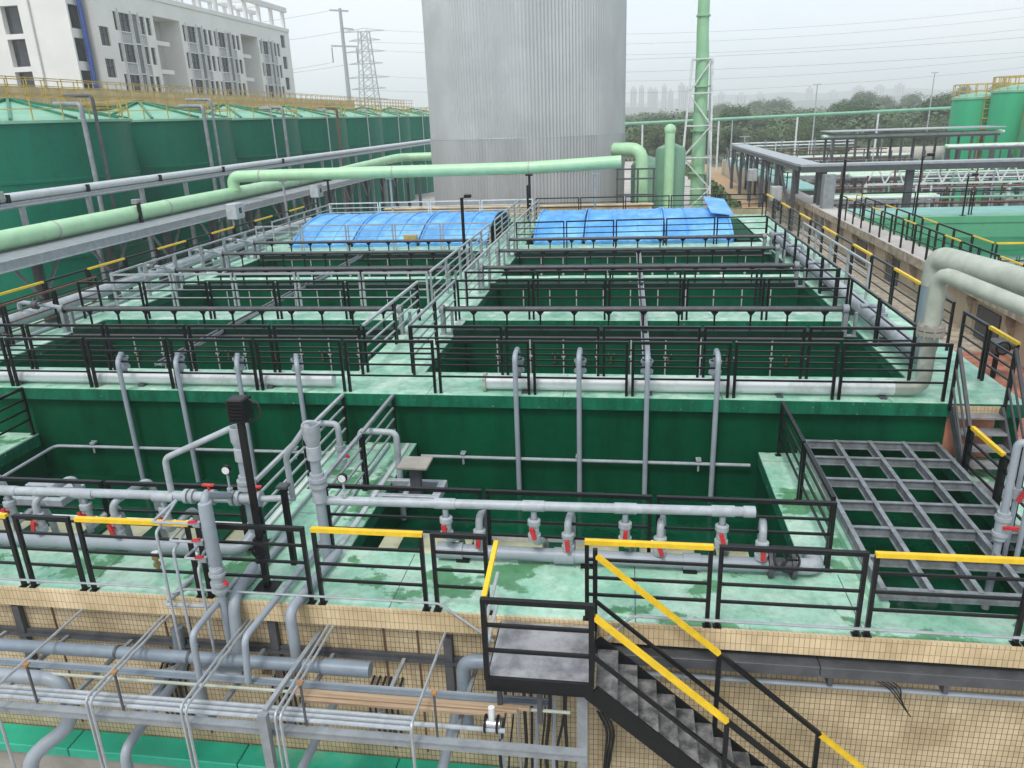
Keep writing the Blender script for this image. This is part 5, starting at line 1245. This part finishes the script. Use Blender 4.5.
pole('dark lamp post standing at the emerald pool edge', 16.3, 40.75, 1.1, 3.0, .04)
t = thing('valve_stand', 'nearer black valve stand in the alley by the tan wall', 'valve', (9.6, 17.2, -.5), 'valve stands in the alley')
def vstand(t, x, y):
    MB().cyl((x, y, -.5), (x, y, .2), .07, 8).build('stem', 'black', t); m = MB().bbox(x-.2, x+.2, y-.2, y+.2, .2, .55, .04); m.cyl((x+.2, y, .4), (x+.4, y, .4), .12, 10); m.build('motor', 'steel_dark', t); MB().ring((x, y-.3, .4), (0, 1, 0), .16, .025).build('handwheel', 'black', t)
vstand(t, 9.6, 17.2)
t = thing('valve_stand', 'farther black valve stand in the alley by the tan wall', 'valve', (9.6, 20.6, -.5), 'valve stands in the alley'); vstand(t, 9.6, 20.6)

# ------------------------------------------------------------------ steel gantry frames at right
t = thing('cable_gantry', 'dark steel gantry with a flat grey cable tray turning the corner above the alley', 'gantry', (10, 46, GZ))
m = MB().box(9.6, 10.9, 47, 76, 3.24, 3.36); m.build('tray', 'galv', t)
m = MB().box(9.55, 9.65, 46.4, 76, 3.0, 3.235); m.box(10.85, 10.95, 46.4, 76, 3.0, 3.235); m.build('side_beam', 'steel_dark', t)
m = MB().box(9.6, 32, 45.9, 46.9, 3.26, 3.38); m.build('branch_tray', 'galv', t)
m = MB().box(9.6, 32, 45.85, 45.95, 2.95, 3.255); m.box(9.6, 32, 46.85, 46.95, 2.95, 3.255); m.build('branch_beam', 'steel_dark', t)
for y in (47.5, 53, 58.5, 64, 69.5, 75):
    for x in (9.6, 10.9): MB().box(x-.12, x+.12, y-.12, y+.12, GZ, 3.0).build('column', 'steel_dark', t)
    m = MB().bar((9.6, y+.2, 0.3), (9.6, y+4.6, 2.9), .14); m.build('brace', 'steel_dark', t)
for x in (10.9, 15.5, 22.6, 23.5, 29): MB().box(x-.18, x+.18, 46.2, 46.55, GZ, 2.95).build('column', 'steel_grey' if x > 20 else 'steel_dark', t)
MB().box(10.6, 11.2, 44.6, 45.2, GZ, 2.9).build('main_column', 'steel_grey', t)
for k, (y, z) in enumerate(((60, 1.6), (50.3, 1.2))):
    t = thing('gantry_box', '%s white control box on the gantry columns over the alley' % ('farther', 'nearer')[k], 'electrical box', (9.2, y, z), 'control boxes on the gantry')
    MB().bbox(8.85, 9.45, y-.4, y+.4, z-.2, z+.65, .03).build('cabinet', 'box', t); MB().box(9.0, 9.1, y-.05, y+.05, GZ, z-.2).build('leg', 'steel_dark', t)
t = thing('truss_bridge', 'low white lattice truss bridge beyond the gantry beam', 'truss', (24, 56, GZ))
m = MB()
for z in (1.3, 2.6): m.bar((16, 56, z), (34, 56, z), .12)
m.build('chord', 'whitepipe', t); m = MB()
for k in range(15): m.bar((16+k*1.2, 56, 1.3), (16.6+k*1.2, 56, 2.6), .08); m.bar((16.6+k*1.2, 56, 2.6), (17.2+k*1.2, 56, 1.3), .08)
m.build('lattice', 'whitepipe', t)
for x in (16, 25, 34): MB().box(x-.1, x+.1, 55.9, 56.1, GZ, 1.3).build('column', 'whitepipe', t)
def rack(label, x0, x1, y, zt, mat_='steel_grey', n=6, pipes=3, depth=2.2, roof=False):
    t = thing('pipe_rack', label, 'pipe rack', ((x0+x1)/2, y, GZ), 'pipe racks beyond the alley')
    for k in range(n):
        x = x0+(x1-x0)*k/(n-1)
        for yy in (y, y+depth): MB().box(x-.09, x+.09, yy-.09, yy+.09, GZ, zt).build('column', mat_, t)
    m = MB()
    for yy in (y, y+depth): m.box(x0-.3, x1+.3, yy-.08, yy+.08, zt, zt+.16)
    m.build('beam', mat_, t)
    for j in range(pipes):
        MB().tube([(x0-.8, y+.4+j*.6, zt+.3), (x1+.8, y+.4+j*.6, zt+.3)], .12+.05*(j % 2), 8).build('pipe', ('whitepipe', 'mintpipe', 'pvc')[j % 3], t)
    if roof: MB().box(x0-.5, x1+.5, y-.6, y+depth+.6, zt+.7, zt+.78).build('canopy', 'galv', t)
rack('low dark pipe rack behind the aqua deck at far right', 17, 34, 60, 1.2, 'steel_dark', 7)
rack('grey pipe rack with white pipes left of the green tanks', 19, 33, 78, 3.4, 'steel_dark', 8, 3, 3, True)
rack('long low pipe rack beyond the gantry corner', 13.5, 27, 66, .9, 'steel_grey', 7, 3)
rack('rusty pipe rack near the earth bank', 12, 30, 92, .8, 'rust', 8, 2)
rack('tall dark column rack in front of the green tanks at right', 27, 39, 70, 2.6, 'steel_dark', 6, 2)
rack('small grey rack between the gantry and the white truss', 12.5, 19, 53, .4, 'steel_grey', 5, 3)
rr = random.Random(3); words = ('thin', 'slender', 'low', 'tall', 'short', 'narrow', 'wide', 'skewed', 'pale', 'dark', 'dull', 'sparse')
for k in range(12):
    x0 = rr.uniform(12, 22); y = 56+k*4.1; wd_ = rr.uniform(7, 16); zt = rr.uniform(.2, 2.6)
    t = thing('pipe_rack', '%s %s rack with thin pipes, %s from the front beyond the gantry' % (words[k], ('brown', 'grey', 'black')[k % 3], ORD[k]), 'pipe rack', (x0, y, GZ), 'pipe racks beyond the alley')
    n = int(wd_/1.6)
    for j in range(n+1):
        x = x0+wd_*j/n
        MB().box(x-.05, x+.05, y-.05, y+.05, GZ, zt+rr.choice((0, .8, 1.2))).build('column', ('rust', 'steel_grey', 'steel_dark')[k % 3], t)
    for j in range(4):
        z = zt-.35*j
        MB().tube([(x0-.5, y-.16, z), (x0+wd_+.5, y-.16, z)], rr.choice((.04, .06, .09)), 6).build('pipe', rr.choice(('whitepipe', 'pvc', 'steel_dark', 'frproof', 'rust')), t)
    for j in range(3):
        x = x0+rr.uniform(.5, wd_-.5); MB().tube([(x, y-.3, zt+.1), (x, y-.3, GZ+.6), (x+rr.uniform(-.8, .8), y-1.2, GZ+.4)], .06, 6, bend=.2).build('drop_pipe', rr.choice(('whitepipe', 'pvc', 'frproof')), t)
    x = x0+rr.uniform(1, wd_-2); MB().bbox(x, x+rr.uniform(.6, 1.8), y+.3, y+1.5, GZ, GZ+rr.uniform(1, 2.6), .03).build('equipment_box', rr.choice(('box', 'steel_grey', 'pale_conc', 'scrub')), t)
for k, (x0, y0, w, dp, h, mm) in enumerate(((13, 72, 6, 5, 1.9, 'steel_dark'), (20, 84, 7, 6, 2.2, 'pale_conc'), (11.5, 84, 6, 6, 1.5, 'concrete'), (28, 62, 5, 4, 1.6, 'steel_grey'), (22, 70, 4, 3, 1.7, 'pale_conc'), (14, 100, 10, 6, 2.4, 'concrete'), (29, 100, 7, 5, 3.2, 'pale_conc'))):
    t = thing('plant_shed', ('dark flat roofed shed beyond the gantry corner', 'pale flat roofed shed in front of the wood', 'low concrete shed beside the lane', 'grey flat roofed shed behind the aqua deck', 'small pale shed among the pipe racks', 'long low concrete shed at the foot of the wood', 'pale shed left of the green tanks')[k], 'shed', (x0+w/2, y0, GZ), 'sheds beyond the alley')
    MB().bbox(x0, x0+w, y0, y0+dp, GZ, GZ+h+1.2, .04).build('wall', mm, t); MB().bbox(x0-.2, x0+w+.2, y0-.2, y0+dp+.2, GZ+h+1.202, GZ+h+1.4, .03).build('roof', 'galv' if k % 2 else 'steel_dark', t)
    MB().box(x0+.6, x0+1.5, y0-.02, y0+.003, GZ, GZ+2).build('door', 'steel_dark', t)
for k in range(4):
    x = 12.6+k*1.7
    t = thing('filter_beam', '%s slanting pale green panel from the left behind the gantry corner' % ORD[k], 'panel', (x, 60, GZ), 'pale green panels behind the gantry')
    MB().bar((x, 58, -.9), (x+3.6, 51, -.9), .5, .35).build('panel_body', 'frproof', t)
    MB().box(x+.1, x+.3, 57, 57.2, GZ, -1.05).build('leg', 'steel_dark', t); MB().box(x+3.1, x+3.3, 51.9, 52.1, GZ, -1.05).build('leg', 'steel_dark', t)
t = thing('timber_stack', 'stack of orange brown timber behind the emerald pool', 'timber', (17, 47, 1.1))
for k in range(6): MB().bbox(14+.2*(k % 3), 22-.3*(k % 2), 47.2+.4*(k % 3), 47.55+.4*(k % 3), -.1+.25*(k//3), .14+.25*(k//3), .01).build('plank', 'wood', t)
MB().box(14.5, 21, 47, 48.6, GZ, -.105).build('bearer', 'concrete', t)
t = thing('white_vessel', 'white horizontal storage vessel on saddles left of the green tanks', 'vessel', (30, 94, GZ))
MB().tube([(24.5, 94, .9), (25, 94, .9), (36, 94, .9), (36.5, 94, .9)], [.4, .95, .95, .4], 20).build('shell', 'pale_conc', t)
for x in (27, 34): MB().box(x-.3, x+.3, 93.2, 94.8, GZ, 0).build('saddle', 'concrete', t)
# bright green tanks at right
for k, (x, y, r, lab) in enumerate(((35.9, 90, 2.5, 'bright green round tank nearest the wood at right, with ochre top rail'), (37.6, 85.3, 2.4, 'second bright green round tank at right with an ochre caged ladder'), (38.3, 79.5, 2.4, 'bright green round tank at the right picture edge'), (41.5, 92, 2.6, 'bright green round tank hidden behind the front pair at right'))):
    zr = (6.7, 7.2, 6.9, 7.3)[k]-GZ; c = (x, y, GZ)
    t = thing('storage_tank', lab, 'tank', c, 'bright green tanks at right')
    MB().lathe(c, [(r, 0), (r, 3.5), (r+.04, 3.52), (r+.04, 3.7), (r, 3.72), (r, zr)], 48).build('shell', 'frptank_bright', t)
    MB().lathe(c, [(r+.08, zr-.15), (r+.08, zr+.05), (r*.75, zr+.3), (r*.3, zr+.5), (.02, zr+.55)], 48).build('roof', 'frproof', t)
    m = MB(); n = 18
    for j in range(n):
        a0, a1 = 2*math.pi*j/n, 2*math.pi*(j+1)/n; p0 = (x+r*math.cos(a0), y+r*math.sin(a0)); p1 = (x+r*math.cos(a1), y+r*math.sin(a1))
        m.bar((*p0, zr+GZ), (*p0, zr+GZ+1.3), .07)
        for q in (.65, 1.3): m.bar((*p0, zr+GZ+q), (*p1, zr+GZ+q), .07)
    m.build('top_railing', 'yrail', t)
    a = R(-95); m = MB()
    lx, ly = x+(r+.35)*math.cos(a), y+(r+.35)*math.sin(a)
    for s in (-.35, .35): m.bar((lx+s, ly, GZ), (lx+s, ly, zr+GZ+1.3), .09)
    for j in range(26): m.bar((lx-.35, ly, GZ+.4*j+.3), (lx+.35, ly, GZ+.4*j+.3), .06)
    for j in range(9): m.ring((lx, ly-.35, GZ+2.5+j*.95), (0, 0, 1), .45, .035, 10, 4)
    m.build('ladder', 'yrail', t)
# long thin pipeline in front of the wood
t = thing('pipeline', 'long thin pale green pipeline on posts in front of the wood', 'pipe', (20, 110, GZ))
MB().tube([(-4, 110, 5.05), (41, 110, 5.65), (60, 110, 5.9)], .2, 10).build('pipe', 'frproof', t)
for k in range(5): MB().cyl((2+k*10, 110, GZ), (2+k*10, 110, 4.95+.014*(2+k*10)), .12, 8).build('post', 'whitepipe', t)
for k, (x, y, z1_) in enumerate(((28.5, 130, 9.6), (52, 150, 11.2), (13.5, 96, 3.4), (15, 120, 5.0))):
    t = thing('mast', ('white lamp mast in the wood, left of the pair of tall masts', 'tall white lamp mast left of the bright green tanks', 'grey lamp mast by the lane right of the chimney', 'small grey mast at the wood edge right of the chimney')[k], 'lamp mast', (x, y, GZ), 'masts near the wood')
    MB().tube([(x, y, GZ), (x, y, z1_)], [.14, .08], 8).build('pole', 'galv', t); MB().bar((x-.6, y, z1_), (x+.6, y, z1_), .1).build('arm', 'galv', t)
# lane wall with aqua parapet and rail
t = thing('lane_wall', 'tan wall with an aqua parapet along the lane behind the gantry', 'wall', (18, 80, GZ))
m = MB().box(10.95, 11.3, 57, 95, GZ, .9); m.build('wall_body', 'tan', t); MB().box(11.0, 13.5, 57, 95, .902, 1.02).build('parapet', 'cyan', t)
railing('black rail on the aqua parapet beyond the gantry', (11.1, 57.2), (11.1, 94), 1.02, 1.1, group='neighbouring basin rails', panel=2.2, mids=(.5,), w=.07)

# ------------------------------------------------------------------ hills, city, wood
def hills(name, y, x0, x1, h0, h1, seed, material='farhill', dy=700):
    r = random.Random(seed); n = 60; ph = [r.uniform(0, 6.28) for _ in range(6)]
    vs = []; fs = []
    for i in range(n+1):
        x = x0+(x1-x0)*i/n; u = i/n
        h = h0+(h1-h0)*(.5+.5*sum(math.sin(u*f*6.28+p)/(1+k*.7) for k, (f, p) in enumerate(zip((1.1, 2.3, 4.1, 7.7, 13, 21), ph)))/2.2)
        vs += [(x, y, GZ), (x, y+dy*.5, max(GZ+2, h)), (x, y+dy, GZ)]
    for i in range(n):
        for j in range(2): fs.append((i*3+j, (i+1)*3+j, (i+1)*3+j+1, i*3+j+1))
    struct(MB().add(vs, fs, True).build(name, material, None, ((x0+x1)/2, y, GZ)))
hills('hills', 2500, -900, 3200, 28, 75, 5)
hills('hills', 1500, -300, 2200, 10, 34, 11)
r = random.Random(21)
k = 0
for (x0, n, y, h0, h1, stp) in ((8, 8, 1900, 50, 66, 17), (170, 4, 2000, 34, 46, 44), (440, 5, 2100, 36, 52, 52)):
    for j in range(n):
        x = x0+j*stp+r.uniform(-4, 4); w = r.uniform(11, 16) if stp < 20 else r.uniform(14, 26); h = r.uniform(h0, h1)
        t = thing('apartment_tower', '%s hazy tower from left on the far skyline' % ORD[k], 'tower block', (x, y, GZ), 'towers on the far skyline'); k += 1
        MB().box(x, x+w, y, y+16, GZ, h).build('tower_body', 'far', t)
        m = MB()
        for q in range(3): m.box(x+w*(.14+.3*q), x+w*(.14+.3*q)+w*.12, y-.4, y-.02, 6, h-4)
        m.build_each('window_strip', 'glass', t); MB().box(x+w*.3, x+w*.7, y+4, y+12, h, h+5).build('roof_house', 'far', t)

def leaf_mesh(seed, w, h, nclump, nleaf, leaf, material):
    r = random.Random(seed); mb = MB(); cl = []
    for _ in range(nclump):
        a, rad, zz = r.uniform(0, 6.28), w*.5*math.sqrt(r.random())*.8, h*(.30+.62*r.random())
        sh = 1-.55*max(0, (zz/h-.55)/.45)
        cl.append((rad*sh*math.cos(a), rad*sh*math.sin(a), zz, r.uniform(.16, .27)*w))
    for cx, cy, cz, cr_ in cl:
        for _ in range(nleaf):
            d = Vector((r.gauss(0, 1), r.gauss(0, 1), r.gauss(0, .8))).normalized()*cr_*r.uniform(.55, 1.05)
            p = Vector((cx, cy, cz))+d; s = leaf*r.uniform(.6, 1.3)
            nrm = (d.normalized()+Vector((r.uniform(-.6, .6), r.uniform(-.6, .6), r.uniform(0, .7)))).normalized()
            u = nrm.cross(Vector((r.uniform(-1, 1), r.uniform(-1, 1), r.uniform(-1, 1)))).normalized(); v = nrm.cross(u)
            mb.add([p-u*s*.6, p-v*s*.4, p+u*s*.6, p+v*s*.4], [(0, 1, 2, 3)])
    o = bpy.data.meshes.new('crown'); o.from_pydata(mb.v, [], mb.f); o.materials.append(M[material]); return o
crowns = [leaf_mesh(31+i, 9, 10, 24, 420, .34, 'leaf' if i % 2 else 'leaf2') for i in range(5)]
tm = MB().tube([(0, 0, 0), (.1, .05, 3), (0, .1, 6.5)], [.32, .24, .1], 8)
for a in range(4): tm.tube([(.05, .05, 2.6+.5*a), (1.6*math.cos(a*1.7), 1.6*math.sin(a*1.7), 5+.5*a)], [.13, .05], 6)
trunk = tm.build('trunk_source', 'bark'); trunk_me = trunk.data; bpy.data.objects.remove(trunk)
r = random.Random(5)
spots = []
for j in range(16): spots.append((4+j*5.4+r.uniform(-1.5, 1.5), 158+r.uniform(-6, 8), r.uniform(.6, .85)))
for j in range(14): spots.append((10+j*8.5+r.uniform(-2, 2), 205+r.uniform(-8, 12), r.uniform(.85, 1.1)))
spots += [(64, 420, 1.35), (76, 430, 1.5), (104, 420, 1.3), (114, 418, 1.55), (126, 430, 1.4), (138, 424, 1.3), (152, 420, 1.4), (166, 430, 1.5), (180, 428, 1.5), (192, 420, 1.35), (48, 430, 1.3), (210, 436, 1.5)]
for k, (x, y, s) in enumerate(spots):
    row = 'front row' if k < 16 else ('second row' if k < 30 else 'tall back row'); idx = k if k < 16 else (k-16 if k < 30 else k-30)
    t = thing('broadleaf_tree', '%s broadleaf tree in the %s of the wood beyond the plant' % (ORD[idx], row), 'tree', (x, y, GZ), 'trees in the wood')
    c = bpy.data.objects.new('crown', crowns[k % 5]); COL.objects.link(c); c.parent = t; c.scale = (s*r.uniform(.95, 1.25), s*r.uniform(.95, 1.25), s*r.uniform(.9, 1.1)); c.rotation_euler = (0, 0, r.uniform(0, 6.28))
    q = bpy.data.objects.new('trunk', trunk_me); COL.objects.link(q); q.parent = t; q.scale = (s, s, s)
# the rest of the wood as one mass
mb = MB(); r = random.Random(77)
for _ in range(900):
    y = r.uniform(165, 560); x = r.uniform(-.05, .62)*y+r.uniform(0, 8); rad = r.uniform(2.2, 4.2)*(1+y/900); zc = GZ+r.uniform(2.0, 4.5)*(1+y/1500)
    for _ in range(150):
        d = Vector((r.gauss(0, 1), r.gauss(0, 1), r.gauss(0, .8))).normalized(); d.z = abs(d.z) if r.random() < .7 else d.z
        p = Vector((x, y, zc))+d*rad*r.uniform(.75, 1.05); s = rad*.11*r.uniform(.6, 1.3)
        nrm = (d+Vector((r.uniform(-.6, .6), r.uniform(-.6, .6), r.uniform(0, .6)))).normalized(); u = nrm.cross(Vector((r.uniform(-1, 1), r.uniform(-1, 1), r.uniform(-1, 1)))).normalized(); v = nrm.cross(u)
        mb.add([p-u*s, p-v*s*.7, p+u*s, p+v*s*.7], [(0, 1, 2, 3)])
struct(mb.build('wood', 'leaf2', None, (100, 330, GZ)), 'stuff')
mb = MB(); r = random.Random(78)
for _ in range(160):
    x, y, rad = r.uniform(6.8, 8.4), r.uniform(44 if _ < 40 else 58, 108), r.uniform(.25, .6)
    if y < 58: x = r.uniform(6.2, 7.1)
    for _ in range(16):
        d = Vector((r.gauss(0, 1), r.gauss(0, 1), abs(r.gauss(0, .8)))).normalized(); p = Vector((x, y, -.5))+d*rad*r.uniform(.7, 1.05); s = rad*.35
        u = d.cross(Vector((r.uniform(-1, 1), r.uniform(-1, 1), r.uniform(-1, 1)))).normalized(); v = d.cross(u)
        mb.add([p-u*s, p-v*s*.7, p+u*s, p+v*s*.7], [(0, 1, 2, 3)])
struct(mb.build('undergrowth', 'leaf2', None, (7.6, 70, -.5)), 'stuff')

# ------------------------------------------------------------------ haze
hz = MB().box(-4100, 4100, -80, 5300, GZ-1, 95).build('haze', 'white', None, (0, 0, GZ))
hm = bpy.data.materials.new('haze_air'); hm.use_nodes = True; hn = hm.node_tree.nodes; hn.clear()
ho = hn.new('ShaderNodeOutputMaterial'); hv = hn.new('ShaderNodeVolumePrincipled')
hv.inputs['Color'].default_value = (.97, .985, 1, 1); hv.inputs['Density'].default_value = .00068; hv.inputs['Anisotropy'].default_value = 0.2
hm.node_tree.links.new(hv.outputs[0], ho.inputs['Volume'])
hz.data.materials.clear(); hz.data.materials.append(hm); hz['kind'] = 'stuff'
